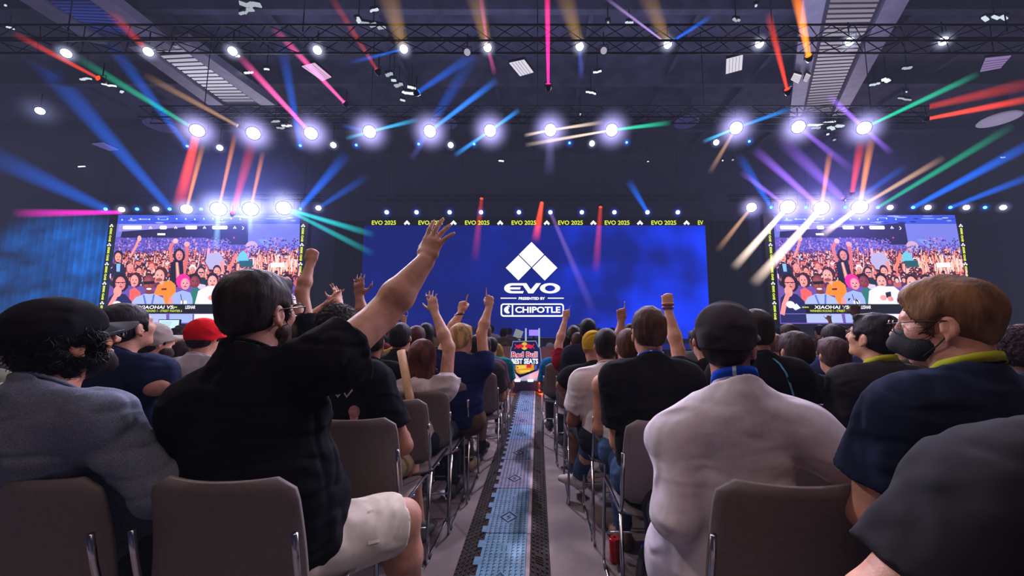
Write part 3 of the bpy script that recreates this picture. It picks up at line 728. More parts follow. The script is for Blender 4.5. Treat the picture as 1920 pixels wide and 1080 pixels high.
# ---- small things on the ceiling, each where the photo shows it
def quad_on(z, px): return [atz(u, v, z) for u, v in px]
def strip(name, label, cat, z, px, th, m, slats=None):
    t = thing(name, label, cat, tuple(np.mean(quad_on(z, px), 0)))
    o = np.array(t.location)
    a, b_, c, d = [p-o for p in quad_on(z, px)]           # near-left, near-right, far-right, far-left
    for x0, x1 in ((0,.22),(.78,1)):
        MB().poly([a+(b_-a)*x0, a+(b_-a)*x1, d+(c-d)*x1, d+(c-d)*x0], (0,0,th)).obj('side_beam', m, t)
    MB().poly([p+V(0,0,th*.5) for p in (a+(b_-a)*.2, a+(b_-a)*.8, d+(c-d)*.8, d+(c-d)*.2)], (0,0,.04)).obj('backing_panel', mat('duct_backing', (70,68,84), .6, .2, .2, 3, 0, 1), t)
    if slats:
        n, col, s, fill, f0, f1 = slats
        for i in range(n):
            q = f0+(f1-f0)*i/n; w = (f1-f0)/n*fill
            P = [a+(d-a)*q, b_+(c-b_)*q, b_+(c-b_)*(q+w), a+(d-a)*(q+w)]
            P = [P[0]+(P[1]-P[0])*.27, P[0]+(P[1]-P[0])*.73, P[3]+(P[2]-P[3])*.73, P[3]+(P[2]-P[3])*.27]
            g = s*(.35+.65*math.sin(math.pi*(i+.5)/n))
            MB().poly([p+V(0,0,th*.2) for p in P], (0,0,.02)).obj('slat', emis('painted_lit_slat', col, round(g, 2)), t)  # slats glow by emission in place of light falling on them
    return t
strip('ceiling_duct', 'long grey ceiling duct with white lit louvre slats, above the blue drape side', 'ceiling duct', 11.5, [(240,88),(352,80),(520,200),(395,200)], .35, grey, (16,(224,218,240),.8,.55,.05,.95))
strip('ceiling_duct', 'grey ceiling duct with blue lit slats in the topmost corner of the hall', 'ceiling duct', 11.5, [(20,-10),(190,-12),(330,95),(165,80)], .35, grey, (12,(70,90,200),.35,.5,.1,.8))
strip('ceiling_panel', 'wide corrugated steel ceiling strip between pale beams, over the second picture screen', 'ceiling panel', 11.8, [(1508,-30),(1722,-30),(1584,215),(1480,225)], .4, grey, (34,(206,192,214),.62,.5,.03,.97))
def panel(px, z, col, s, name, label, cat):
    q = quad_on(z, px); c = np.mean(q, 0); t = thing(name, label, cat, tuple(c))
    MB().poly([(c+(p-c)*1.06)-c+V(0,0,.03) for p in q], (0,0,.10)).obj('housing', steel, t)
    MB().poly([p-c for p in q], (0,0,.03)).obj('diffuser', emis('panel_light', col, s), t)
    for i in range(1, 5):
        e = i/5; MB().poly([(q[0]+(q[1]-q[0])*(e-.012))-c-V(0,0,.012), (q[0]+(q[1]-q[0])*(e+.012))-c-V(0,0,.012), (q[3]+(q[2]-q[3])*(e+.012))-c-V(0,0,.012), (q[3]+(q[2]-q[3])*(e-.012))-c-V(0,0,.012)], (0,0,.01)).obj('louvre_bar', grey, t)
for px, col, s, lb in (([(955,119),(983,113),(1000,136),(975,143)],(232,224,238),.9,'square white ceiling light above the logo screen'),
        ([(1362,112),(1393,104),(1391,131),(1361,139)],(236,230,240),.85,'square white ceiling light between the two brightest parts of the front truss'),
        ([(1838,135),(1848,110),(1896,105),(1876,128)],(170,140,200),.6,'violet-tinted square ceiling light over the far corner'),
        ([(566,125),(590,119),(621,145),(605,152)],(240,190,230),.9,'pink-lit square ceiling light crossed by a pink beam'),
        ([(172,270),(193,268),(222,281),(205,283)],(120,110,190),.5,'dim violet ceiling light above the blue drape'),
        ([(1483,150),(1489,138),(1503,142),(1497,157)],(235,225,235),.9,'small white ceiling box light beside the corrugated strip'),
        ([(1506,152),(1512,138),(1520,142),(1513,154)],(225,210,225),.8,'smallest white box light touching the corrugated strip')):
    panel(px, 11.6, col, s, 'ceiling_light', lb, 'ceiling light')
for (u, v, rx, lb) in ((300,237,34,'round ceiling air diffuser above the drape-side picture screen'),(836,232,30,'round ceiling air diffuser behind the middle of the lamp row'),(1287,230,32,'round violet ceiling diffuser above the gap beside the logo screen'),(1873,225,42,'round ceiling diffuser with a bright rim, last along the far side')):
    p = atz(u, v, 11.5); R = rx/690*p[1]*.72; t = thing('ceiling_diffuser', lb, 'air diffuser', tuple(p))
    g = mat('diffuser_glow', (120,108,170), .5, 0, 0, 1, 0, 1, emit=.12) if rx < 40 else mat('diffuser_glow', (190,180,205), .5, 0, 0, 1, 0, 1, emit=.25)  # faint emission paints light onto the diffuser rings
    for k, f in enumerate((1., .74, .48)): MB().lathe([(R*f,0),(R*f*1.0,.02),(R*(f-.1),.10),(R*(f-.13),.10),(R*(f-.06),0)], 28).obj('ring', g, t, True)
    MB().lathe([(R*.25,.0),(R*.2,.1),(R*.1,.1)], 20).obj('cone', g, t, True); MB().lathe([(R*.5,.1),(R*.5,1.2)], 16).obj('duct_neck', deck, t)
# glinting fixtures high in the roof: irregular lit clutter, one fixture each
rg = random.Random(5)
spots = [(469,8,30,12),(462,22,28,8),(700,48,34,9),(672,38,10,12),(702,20,14,6),(1180,43,12,7),(1140,42,8,8),(1865,34,40,9),(1380,38,12,6),(1418,10,8,5),(730,140,12,9),(748,160,14,10),(765,175,16,10),(738,150,10,8),(772,165,12,7),(755,188,10,5),(18,52,10,8),(10,10,6,5),(1700,128,12,7),(1662,150,14,9),(1640,158,12,6),(1696,186,24,4),(1700,172,6,3),(1088,215,5,12),(516,228,14,6),(538,236,14,6),(527,240,12,5),(152,312,12,3),(160,148,18,4),(205,160,16,5),(228,172,10,5),(1880,295,10,2),(1355,301,5,5),(1374,300,6,5),(1540,232,34,8),(1560,240,14,10),(1575,236,12,10),(1552,252,8,6),(1565,262,7,6),(1530,240,12,8),(1108,174,16,4),(1120,135,12,4),(940,302,10,6),(925,345,7,2),(1215,303,7,2),(500,130,10,5),(445,105,10,6),(466,136,14,4)]
for i, (u, v, w, h_) in enumerate(spots):
    p = atz(u, v, 11.9); sc = p[1]/690; W_ = w*sc*.8; D_ = h_*sc*.8
    t = thing('roof_fixture', 'glinting white fixture high among the dark roof steel', 'roof fixture', tuple(p), rg.uniform(-.4,.4), 'glinting roof fixtures')
    MB().box((0,0,.08), (W_*1.5,D_*1.3,.1)).obj('housing', steel, t)
    q = MB(); nb = 3 if w > 11 else 2 if w > 8 else 1
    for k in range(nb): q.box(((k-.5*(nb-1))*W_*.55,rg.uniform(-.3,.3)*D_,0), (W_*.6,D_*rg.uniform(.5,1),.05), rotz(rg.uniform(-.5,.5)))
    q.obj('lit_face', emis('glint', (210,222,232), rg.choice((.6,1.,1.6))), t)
    MB().tube([V(0,0,.1), V(0,0,ZC-11.9)], .02, 6).obj('hanger_rod', steel, t)
# ---- lighting trusses
def truss(label, x0, x1, y, z, s=.42, seg=.55):
    t = thing('lighting_truss', label, 'lighting truss', ((x0+x1)/2, y, z)); Lh = (x1-x0)/2
    for yy in (-s/2, s/2):
        for zz in (-s/2, s/2): MB().tube([V(-Lh,yy,zz), V(Lh,yy,zz)], .026, 8).obj('chord', steel, t, True)
    n = int((x1-x0)/seg); m = MB()
    for i in range(n):
        a, b_ = -Lh+i*2*Lh/n, -Lh+(i+1)*2*Lh/n; sg = 1 if i % 2 else -1
        for yy in (-s/2, s/2): m.tube([V(a,yy,-sg*s/2), V(b_,yy,sg*s/2)], .012, 5)
        for zz in (-s/2, s/2): m.tube([V(a,-sg*s/2,zz), V(b_,sg*s/2,zz)], .012, 5)
    m.obj('lattice', steel, t, True)
    for i in range(5):
        x = -Lh*.85+i*Lh*.425; MB().tube([V(x,0,s/2), V(x,0,ZC-.6-z)], .015, 6).obj('hanging_chain', steel, t, True)
    return t
T1, T2, T3 = (8.6, 8.15), (12.6, 8.75), (21.2, 8.6)
truss('black box truss nearest the audience, carrying the highest row of spotlights', -14, 14, T1[0], T1[1]+.35)
truss('middle black truss carrying the row of big glaring lamps', -14.5, 14.5, T2[0]+.25, T2[1]+.30)
for x0, x1, w in ((-27.,-13.,'above the drape-side picture screen'),(-10.5,10.,'over the ticker strip of the logo screen'),(11.5,28.,'above the picture screen farthest from the drape')):
    truss('thin black truss '+w, x0, x1, T3[0]+.3, T3[1]+.38, .3, .6)
BEAMK = 2.1
# ---- lamps
def volmat(name, rgb, s, kind):
    key = ('V', name, rgb, s, kind)
    if key in MC: return MC[key]
    m, nt, b = newmat(name); nt.nodes.remove(b); N, L = nt.nodes, nt.links
    pv = N.new('ShaderNodeVolumePrincipled'); pv.inputs['Density'].default_value = 0; pv.inputs['Emission Color'].default_value = (*lin(rgb),1)
    tc = N.new('ShaderNodeTexCoord')
    def math_(op, a, b_=None, c=None):
        n = N.new('ShaderNodeMath'); n.operation = op
        for i, v in enumerate((a, b_, c)):
            if v is None: continue
            if isinstance(v, (int, float)): n.inputs[i].default_value = v
            else: L.new(v, n.inputs[i])
        return n.outputs[0]
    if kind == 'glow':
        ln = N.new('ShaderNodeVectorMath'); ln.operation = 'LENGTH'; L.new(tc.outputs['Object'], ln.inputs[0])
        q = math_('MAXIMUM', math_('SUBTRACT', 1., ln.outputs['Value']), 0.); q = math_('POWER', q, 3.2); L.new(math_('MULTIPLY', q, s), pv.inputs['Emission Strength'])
    else:
        sx = N.new('ShaderNodeSeparateXYZ'); L.new(tc.outputs['Object'], sx.inputs[0])
        z = sx.outputs['Z']; w = math_('ADD', .45, math_('MULTIPLY', z, .55))   # shaft widens from 0.45 to 1
        r2_ = math_('DIVIDE', math_('ADD', math_('POWER', sx.outputs['X'], 2.), math_('POWER', sx.outputs['Y'], 2.)), math_('MULTIPLY', w, w))
        q = math_('MAXIMUM', math_('SUBTRACT', 1., r2_), 0.)
        fz = math_('MULTIPLY', math_('POWER', math_('SUBTRACT', 1.02, z), 1.1), q)
        L.new(math_('MULTIPLY', fz, s), pv.inputs['Emission Strength'])
    L.new(pv.outputs[0], N['Material Output'].inputs['Volume'])
    MC[key] = m; return m
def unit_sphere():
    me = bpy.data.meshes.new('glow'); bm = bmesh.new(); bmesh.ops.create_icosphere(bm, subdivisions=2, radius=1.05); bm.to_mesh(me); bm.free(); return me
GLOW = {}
def glow(parent, p, r, rgb, s):  # emissive sphere paints lens bloom and lit haze round a lamp
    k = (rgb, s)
    if k not in GLOW: GLOW[k] = unit_sphere(); GLOW[k].materials.append(volmat('painted_lamp_glow', rgb, s, 'glow'))
    o = bpy.data.objects.new('painted_glow', GLOW[k]); COL.objects.link(o); o.parent = parent; o.location = tuple(p); o.scale = (r, r, r); return o
BEAM = {}
def beam(p0, p1, w, rgb, s, parent):
    """glowing cone painting a shaft of light in the haze, child of its lamp"""
    s = round(s/w, 3); k = (rgb, s)
    if k not in BEAM:
        m = MB().lathe([(.45,0),(1.,1.)], 16); me = mesh_obj('tmp', m.v, m.f, volmat('painted_shaft', rgb, s, 'beam')); BEAM[k] = me.data; bpy.data.objects.remove(me)
    o = bpy.data.objects.new('painted_light_beam', BEAM[k]); COL.objects.link(o)
    d = np.asarray(p1)-np.asarray(p0); M = Matrix(aim(d).tolist()).to_4x4()
    pl = Vector(parent.location); M2 = Matrix.Translation(Vector(p0)-pl) @ M @ Matrix.Diagonal((w, w, float(np.linalg.norm(d)), 1))
    o.parent = parent; o.matrix_parent_inverse = Matrix.Identity(4); o.matrix_basis = M2
    return o
LAMPS = []
def lamp(p, r, col, s, label, group=None, face=None, gl=None, up=.35, dead=False):
    p = np.asarray(p, float); t = thing('stage_light', label, 'stage light', tuple(p), 0, group)
    d = nz(V(0,0,HC)-p) if face is None else nz(face); R = aim(d); r = max(r, .03)
    back = -d*r*.25
    MB().lathe([(r*1.18,.0),(r*1.22,-r*.25),(r*1.12,-r*1.2),(r*.75,-r*2.1),(r*.3,-r*2.25)], 16, -d*.002, R).obj('housing', steel, t, True)
    MB().lathe([(r,.012),(r*.8,r*.12),(r*.4,r*.2),(.001,r*.22)], 16, (0,0,0), R).obj('lens', emis('lamp_lens', col, s), t, True)
    c = -d*r*1.1; x = R[:,0]*r*1.4
    MB().tube([c-x, c-x+V(0,0,r*1.9), c+x+V(0,0,r*1.9), c+x], r*.12, 6).obj('yoke', steel, t, True)
    MB().tube([c+V(0,0,r*1.9), c+V(0,0,r*1.9+up)], max(r*.12,.015), 6).obj('mounting_clamp', steel, t, True)
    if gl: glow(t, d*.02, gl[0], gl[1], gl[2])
    LAMPS.append((p, t)); return t
def veil(i, r, rgb, s): glow(LAMPS[i][1], (0,-.3,-.2), r, rgb, s)  # wide faint glow painting lit haze round a truss lamp
ORD = 'first second third fourth fifth sixth seventh eighth ninth tenth eleventh twelfth thirteenth fourteenth fifteenth sixteenth seventeenth eighteenth nineteenth twentieth'.split()
W_ = (240,240,255); LB = (150,190,255); BL = (60,130,255)
for i, (u, v) in enumerate([(124,100),(278,97),(436,96),(595,94),(757,92),(914,89),(1087,87),(1252,83),(1424,82),(1593,78),(1769,77)]):
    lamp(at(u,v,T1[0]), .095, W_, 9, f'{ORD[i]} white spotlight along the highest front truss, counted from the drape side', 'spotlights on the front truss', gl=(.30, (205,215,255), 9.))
for i, (u, v) in enumerate([(876,98),(1132,95)]): lamp(at(u,v,T1[0]-.1), .08, (200,190,210), .7, ('dim moving-head lamp on the front truss above the raised hand','dim moving-head lamp on the front truss above the logo')[i])
T2P = [(370,245),(475,250),(583,250),(693,247),(806,246),(919,245),(1032,244),(1147,244),(1380,240),(1497,238),(1620,240)]
for i, (u, v) in enumerate(T2P):
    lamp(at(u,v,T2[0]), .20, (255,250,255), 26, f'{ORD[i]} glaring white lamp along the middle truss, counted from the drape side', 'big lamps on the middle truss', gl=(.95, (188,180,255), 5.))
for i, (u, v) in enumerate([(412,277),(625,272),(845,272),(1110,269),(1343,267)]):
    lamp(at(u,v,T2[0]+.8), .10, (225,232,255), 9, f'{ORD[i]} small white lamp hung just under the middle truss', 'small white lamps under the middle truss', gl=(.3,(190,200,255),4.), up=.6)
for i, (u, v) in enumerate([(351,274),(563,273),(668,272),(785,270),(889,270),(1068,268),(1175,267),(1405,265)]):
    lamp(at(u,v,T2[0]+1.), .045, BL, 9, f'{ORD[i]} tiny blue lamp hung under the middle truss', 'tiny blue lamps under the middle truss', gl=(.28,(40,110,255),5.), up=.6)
for i, (u, v, k) in enumerate([(228,393,0),(292,392,0),(350,392,1),(410,392,2),(470,392,2),(532,390,2),(597,390,0)]):
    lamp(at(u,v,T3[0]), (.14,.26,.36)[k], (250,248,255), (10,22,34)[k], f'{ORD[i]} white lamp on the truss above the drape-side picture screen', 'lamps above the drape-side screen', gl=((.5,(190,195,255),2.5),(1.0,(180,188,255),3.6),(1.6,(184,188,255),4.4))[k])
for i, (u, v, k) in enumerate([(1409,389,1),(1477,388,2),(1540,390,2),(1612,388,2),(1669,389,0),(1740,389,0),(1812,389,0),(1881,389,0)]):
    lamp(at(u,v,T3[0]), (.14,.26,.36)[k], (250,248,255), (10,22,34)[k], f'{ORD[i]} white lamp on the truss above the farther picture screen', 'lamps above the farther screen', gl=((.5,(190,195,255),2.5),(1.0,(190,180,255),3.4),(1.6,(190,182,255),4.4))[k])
for i, u in enumerate([198,257,318,377,563]): lamp(at(u,392,T3[0]-.05), .085, BL, 8, f'{ORD[i]} tiny blue lamp between the white ones above the drape-side screen', 'tiny blue lamps above the drape-side screen', gl=(.4,(40,110,255),3.))
for i, u in enumerate([1446,1511,1585,1646,1712,1782,1847]): lamp(at(u,389,T3[0]-.05), .085, BL, 8, f'{ORD[i]} tiny blue lamp between the white ones above the farther screen', 'tiny blue lamps above the farther screen', gl=(.4,(40,110,255),3.))
for i, u in enumerate([725,781,843,902,973,1032,1091,1152,1214,1271]): lamp(at(u,398,T3[0]), .12, (190,215,255), 5, f'{ORD[i]} small blue-white lamp above the ticker strip', 'small lamps above the ticker strip', gl=(.45,(60,100,255),3.))
lamp(at(75,208,T2[0]-2), .10, W_, 8, 'lone white spotlight low on the dark side above the drape', gl=(.7,(170,180,240),.8))
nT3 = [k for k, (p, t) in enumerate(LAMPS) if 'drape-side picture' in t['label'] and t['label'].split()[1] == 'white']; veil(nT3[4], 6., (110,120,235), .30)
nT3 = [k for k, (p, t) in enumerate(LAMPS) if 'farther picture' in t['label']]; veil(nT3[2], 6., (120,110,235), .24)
# light shafts painted as glowing cones in the haze: (from px, Y) -> (to px, Y), half width m, colour, strength
OR, RD, PK, TN, BU, CY, GN, VI, CR, MG = (255,150,60),(255,70,40),(255,90,170),(220,170,130),(20,110,255),(60,190,255),(20,210,160),(150,100,240),(255,226,205),(255,30,130)
SH = [((370,245),12.6,(140,105),10.5,.16,GN,.5),((185,147),9,(25,62),7.5,.10,RD,.55),((370,245),12.6,(335,390),14.5,.26,RD,1.1),((350,392),21.1,(381,268),19,.16,OR,.9),((410,392),21.1,(441,252),19,.15,OR,.9),((470,392),21.1,(493,285),19,.15,OR,.8),((436,400),20.9,(475,262),18,.32,RD,.45),
  ((583,250),12.6,(448,105),10.5,.15,PK,1.5),((645,192),11,(512,52),9.2,.13,PK,1.1),((446,236),12.5,(270,140),10.5,.15,TN,.45),((318,390),21.1,(60,95),15,.55,BU,.42),((351,274),13.6,(205,80),11,.25,BU,.4),((563,273),13.6,(528,80),11,.22,BU,.4),((563,390),21.1,(650,290),18,.35,BU,.5),((198,392),21.1,(-40,280),17,.7,BU,.35),
  ((806,246),12.6,(932,150),11,.14,(40,130,255),1.2),((785,270),13.6,(892,100),11.5,.3,BU,.25),((693,247),12.6,(785,224),11.8,.1,CY,.8),((693,247),12.6,(648,260),12.2,.09,CY,.7),((919,245),12.6,(974,206),11.9,.11,(50,150,255),1.3),((919,245),12.6,(852,292),12.2,.11,(50,150,255),1.2),
  ((1032,244),12.6,(1132,229),12,.09,CR,1.),((1032,244),12.6,(983,254),12.2,.08,CR,.9),((1147,244),12.6,(985,272),12.1,.09,CR,1.),((1147,244),12.6,(1258,230),12,.11,GN,1.1),((1028,158),8.6,(1026,-30),7.2,.085,MG,2.2),((914,89),8.6,(898,-30),7.6,.09,PK,.35),
  ((1252,83),8.6,(1130,-8),7.4,.05,(210,170,255),.55),((1252,83),8.6,(1335,30),7.6,.07,BU,.7),((757,92),8.6,(655,118),8.2,.06,BU,.5),((785,172),9.5,(892,100),9,.16,BU,.4),((1380,240),12.6,(1485,203),11.8,.11,(30,150,255),1.),((1380,240),12.6,(1318,266),12.2,.09,CY,.9),((1380,240),12.6,(1330,325),13.2,.13,TN,.5),
  ((1620,240),12.6,(1835,138),10.8,.13,GN,.95),((1620,240),12.6,(1552,178),11.8,.13,VI,.9),((1620,240),12.6,(1672,288),12.2,.13,VI,.7),((1497,238),12.6,(1600,320),12.1,.16,VI,.6),((1516,105),8.4,(1490,-30),7.2,.14,(255,130,30),1.5),((1476,168),9,(1440,25),7.8,.1,RD,.8),((1743,222),11.5,(1960,180),10,.15,RD,1.2),((1743,200),11.5,(1960,150),10,.25,RD,.35),
  ((1712,389),21.1,(1960,255),17,.35,BU,.9),((1782,389),21.1,(1960,320),19,.3,BU,.6),((1646,389),21.1,(1900,235),17,.25,GN,.55),((1612,388),21.1,(1770,295),18.5,.22,(240,190,150),.8),((1585,389),21.1,(1700,310),18.5,.25,BU,.5),
  ((1477,388),21.1,(1376,502),19.8,.30,CR,1.6),((1540,390),21.1,(1413,532),19.6,.36,CR,1.6),((1612,388),21.1,(1540,442),20.2,.25,CR,1.1),((1409,389),21.1,(1345,470),20,.22,TN,.5),((1540,390),21.1,(1556,285),19.5,.2,OR,1.),((1598,360),21,(1615,262),19.5,.3,RD,.8),((1612,388),21.1,(1634,258),19.3,.24,OR,1.1),((1540,390),21.1,(1415,280),19,.3,VI,1.),((1580,372),21,(1465,262),19,.45,VI,.5),((1477,388),21.1,(1388,322),19.7,.2,VI,.8),
  ((1446,389),21.1,(1385,290),19,.3,BU,.5),((1016,380),21,(1004,452),19.5,.30,RD,1.1),((903,372),21,(890,490),19.5,.3,RD,.22),((1126,388),21,(1117,512),19.5,.3,RD,.3),((1214,398),21.1,(1178,338),19.8,.28,BU,.6),((1032,398),21.2,(1116,592),19.5,.3,(170,130,220),.22),
  ((532,390),21.1,(700,440),19.8,.24,(40,210,220),.7),((532,390),21.1,(700,476),19.8,.24,(40,200,210),.5),((228,398),21,(25,400),19.5,.3,(230,30,190),1.),((597,390),21.1,(690,330),19.5,.3,BU,.25),((410,392),21.1,(405,470),20.3,.22,(150,210,255),.6),((470,392),21.1,(468,440),20.5,.2,(150,210,255),.5)]
SH += [((757,92),8.6,(722,-30),7.6,.34,(170,130,60),.5),((914,89),8.6,(886,-30),7.6,.30,(170,130,60),.45),((1087,87),8.6,(1052,-30),7.6,.30,(170,130,60),.45),((1252,83),8.6,(1205,-30),7.6,.28,(170,130,60),.4),((706,130),9.2,(612,-20),8,.12,RD,.25),
  ((693,247),12.6,(640,235),12.2,.10,BU,.5),((806,246),12.6,(770,300),13,.16,(120,120,230),.25),((1032,244),12.6,(1030,330),13.5,.3,(150,140,220),.2),((914,89),8.6,(928,140),9.2,.1,PK,.3),((1087,87),8.6,(1090,150),9.3,.12,(90,110,230),.3),((278,97),8.6,(205,20),8,.16,RD,.3)]
nd = 0
for a, Y0, b_, Y1, w, rgb, s in SH:
    p0, p1 = at(*a, Y0), at(*b_, Y1)
    q, par = min(LAMPS, key=lambda x: np.linalg.norm(x[0]-p0))
    if np.linalg.norm(q-p0) > .5:
        nd += 1  # added lamp gives a detached light streak a source
        nm = {RD:'red',PK:'pink',TN:'amber',MG:'magenta',(255,130,30):'orange',VI:'violet',(230,30,190):'purple',(170,130,220):'lilac'}.get(rgb, 'blue')
        par = lamp(p0, .07 if Y0 < 15 else .1, rgb, 1.5, f'small added lamp starting a lone {nm} shaft, {ORD[nd]} of those off the lamp rows', face=p1-p0)
    beam(p0, p1, w, rgb, s*BEAMK, par)
# ---------------------------------------------------------------- screens, stage, sign
YS = 22.
def text(name, s, x, z, h, w=None, y=YS-.05, m=None, parent=None, bold=.02, rot=0, o=(0,0,0), mono=False, shear=0):
    """flat lettering in the x-z plane facing the audience, lower-left corner at x,z"""
    cu = bpy.data.curves.new(name, 'FONT'); cu.body = s; cu.size = 1; cu.offset = bold; cu.resolution_u = 3; cu.shear = shear
    if mono: cu.space_character = 1.15
    ob = bpy.data.objects.new(name, cu); COL.objects.link(ob)
    dg = bpy.context.evaluated_depsgraph_get(); me = bpy.data.meshes.new_from_object(ob.evaluated_get(dg)); bpy.data.objects.remove(ob); bpy.data.curves.remove(cu)
    co = np.array([v.co[:] for v in me.vertices]); lo = co.min(0); hi = co.max(0); d = hi-lo
    fx = (w/d[0]) if w else h/d[1]; fz = h/d[1]
    a = (co[:,0]-lo[0])*fx; c = (co[:,1]-lo[1])*fz
    if rot == 90: a, c = -c, a
    elif rot == -90: a, c = c, -a
    for i, v in enumerate(me.vertices): v.co = (x+a[i]-o[0], y-o[1], z+c[i]-o[2])
    me.materials.clear(); me.materials.append(m); ob = bpy.data.objects.new(name, me); COL.objects.link(ob)
    if parent: ob.parent = parent
    return ob
def colmat(name, s):
    m, nt, b = newmat(name); nt.nodes.remove(b); e = nt.nodes.new('ShaderNodeEmission'); a = nt.nodes.new('ShaderNodeAttribute'); a.attribute_name = 'Col'
    e.inputs[1].default_value = s; nt.links.new(a.outputs['Color'], e.inputs[0]); nt.links.new(e.outputs[0], nt.nodes['Material Output'].inputs[0]); return m
class Paint:
    """coloured flat shapes for the picture a screen shows; each later shape lies a hair in front"""
    def __init__(s, Y): s.Y = Y; s.v = []; s.f = []; s.c = []; s.n = 0
    def poly(s, px, col):
        s.n += 1; y = s.Y-.000012*s.n; b = len(s.v); s.v += [at(u, v, y) for u, v in px]; s.f.append(list(range(b, b+len(px)))); s.c.append((*lin(col),1)); return s
    def ell(s, c, r, col, rot=0, n=12):
        cr, sr = math.cos(rot), math.sin(rot)
        return s.poly([(c[0]+r[0]*math.cos(q)*cr-r[1]*math.sin(q)*sr, c[1]+r[0]*math.cos(q)*sr+r[1]*math.sin(q)*cr) for q in [2*math.pi*k/n for k in range(n)]], col)
    def line(s, pts, w, col):
        for (a, b) in zip(pts, pts[1:]):
            d = nz(V(b[0]-a[0], b[1]-a[1])); p = V(-d[1], d[0])*w/2; a = V(*a)-d*w*.25; b = V(*b)+d*w*.25
            s.poly([tuple(a+p), tuple(b+p), tuple(b-p), tuple(a-p)], col)
        return s
    def obj(s, name, m, parent, o):
        vs = np.array(s.v)-o; ob = mesh_obj(name, vs, s.f, m, parent, False); at_ = ob.data.color_attributes.new('Col', 'FLOAT_COLOR', 'CORNER')
        cols = []
        for f, c in zip(s.f, s.c): cols += list(c)*len(f)
        at_.data.foreach_set('color', cols); return ob
white = emis('screen_white', (255,255,255), 1.25); yel = emis('screen_yellow', (226,240,70), 1.15); frame_m = mat('screen_frame', (16,16,20), .6, .2, 0, 1, 0, 1)
# ---- the big logo screen
def px_rect(u0, v0, u1, v1, Y):
    a, b = at(u0, v0, Y), at(u1, v1, Y); return a[0], a[2], b[0], b[2]
x0, zt, x1, _ = px_rect(683,423,1322,423,YS); zb = .55
m, nt, b = newmat('blue_screen'); nt.nodes.remove(b); N, L = nt.nodes, nt.links
tc = N.new('ShaderNodeTexCoord'); e = N.new('ShaderNodeEmission'); wv = N.new('ShaderNodeTexWave'); wv.wave_type = 'RINGS'; wv.inputs['Scale'].default_value = 2.2; wv.inputs['Distortion'].default_value = 3
nn = N.new('ShaderNodeTexNoise'); nn.inputs['Scale'].default_value = .28; nn.inputs['Detail'].default_value = 2
gx = N.new('ShaderNodeSeparateXYZ'); L.new(tc.outputs['Object'], gx.inputs[0]); L.new(tc.outputs['Object'], nn.inputs['Vector']); L.new(tc.outputs['Object'], wv.inputs['Vector'])
ad = N.new('ShaderNodeMath'); ad.operation = 'MULTIPLY_ADD'; L.new(gx.outputs['X'], ad.inputs[0]); ad.inputs[1].default_value = .028; L.new(nn.outputs['Fac'], ad.inputs[2])
rp = N.new('ShaderNodeValToRGB'); els = rp.color_ramp.elements; els[0].position = .3; els[0].color = (*lin((1,20,104)),1); els[1].position = .85; els[1].color = (*lin((10,54,240)),1); k = els.new(.55); k.color = (*lin((2,27,132)),1)
L.new(ad.outputs[0], rp.inputs['Fac'])
fi = N.new('ShaderNodeTexWave'); fi.inputs['Scale'].default_value = 9; fi.bands_direction = 'DIAGONAL'; fi.inputs['Distortion'].default_value = 2.5; L.new(tc.outputs['Object'], fi.inputs['Vector'])
mr = N.new('ShaderNodeMapRange'); mr.inputs[1].default_value = .62; mr.inputs[2].default_value = .95; L.new(ad.outputs[0], mr.inputs[0])
ml = N.new('ShaderNodeMath'); ml.operation = 'MULTIPLY'; L.new(mr.outputs[0], ml.inputs[0]); L.new(fi.outputs['Fac'], ml.inputs[1])
st2 = N.new('ShaderNodeMath'); st2.operation = 'MULTIPLY_ADD'; L.new(ml.outputs[0], st2.inputs[0]); st2.inputs[1].default_value = .4; st2.inputs[2].default_value = 1.1
L.new(rp.outputs['Color'], e.inputs[0]); L.new(st2.outputs[0], e.inputs[1]); L.new(e.outputs[0], N['Material Output'].inputs[0])
bs = thing('logo_screen', 'huge blue LED wall showing a white diamond logo and sponsor lettering', 'screen', ((x0+x1)/2, YS, 0)); o = np.array(bs.location)
MB().poly([V(x0,YS,zb)-o, V(x1,YS,zb)-o, V(x1,YS,zt)-o, V(x0,YS,zt)-o]).obj('picture', m, bs)
MB().box((0,.22,(zb+zt)/2), (x1-x0+.1,.4,zt-zb+.1)).obj('cabinet', frame_m, bs)
lg = MB(); P = lambda cx, cy: at(920+cx/6, 430+cy/6, YS-.05)-o
for q in ([(460,142),(600,283),(460,425),(318,283)],[(312,292),(452,433),(312,575),(170,433)],[(608,292),(750,433),(608,575),(468,433)]): lg.poly([P(*c) for c in q])
lg.obj('diamond_logo', white, bs)
ev = MB()
def arcpts(cx, cy, rx, ry, a0, a1, n=16): return [(cx+rx*math.cos(a0+(a1-a0)*i/n), cy+ry*math.sin(a0+(a1-a0)*i/n)) for i in range(n+1)]
h0, h1 = math.pi/2, 3*math.pi/2
oa, ia = arcpts(240,663,88,57,h0,h1), arcpts(245,663,36,32,h0,h1)
for i in range(16): ev.poly([P(*oa[i]), P(*oa[i+1]), P(*ia[i+1]), P(*ia[i])])
ev.poly([P(240,606),P(345,606),P(362,631),P(245,631)]); ev.poly([P(240,720),P(362,720),P(372,695),P(245,695)]); ev.poly([P(205,652),P(338,652),P(330,676),P(205,676)])
ev.poly([P(345,606),P(402,606),P(458,690),P(440,720),P(425,720)]); ev.poly([P(440,720),P(424,720),P(440,690),P(512,606),P(566,606),P(478,720)])
oa, ia = arcpts(668,663,114,58,0,6.2832,28), arcpts(668,663,58,34,0,6.2832,28)
for i in range(28): ev.poly([P(*oa[i]), P(*oa[i+1]), P(*ia[i+1]), P(*ia[i])])
ev.obj('event_lettering', white, bs)
u = MB()
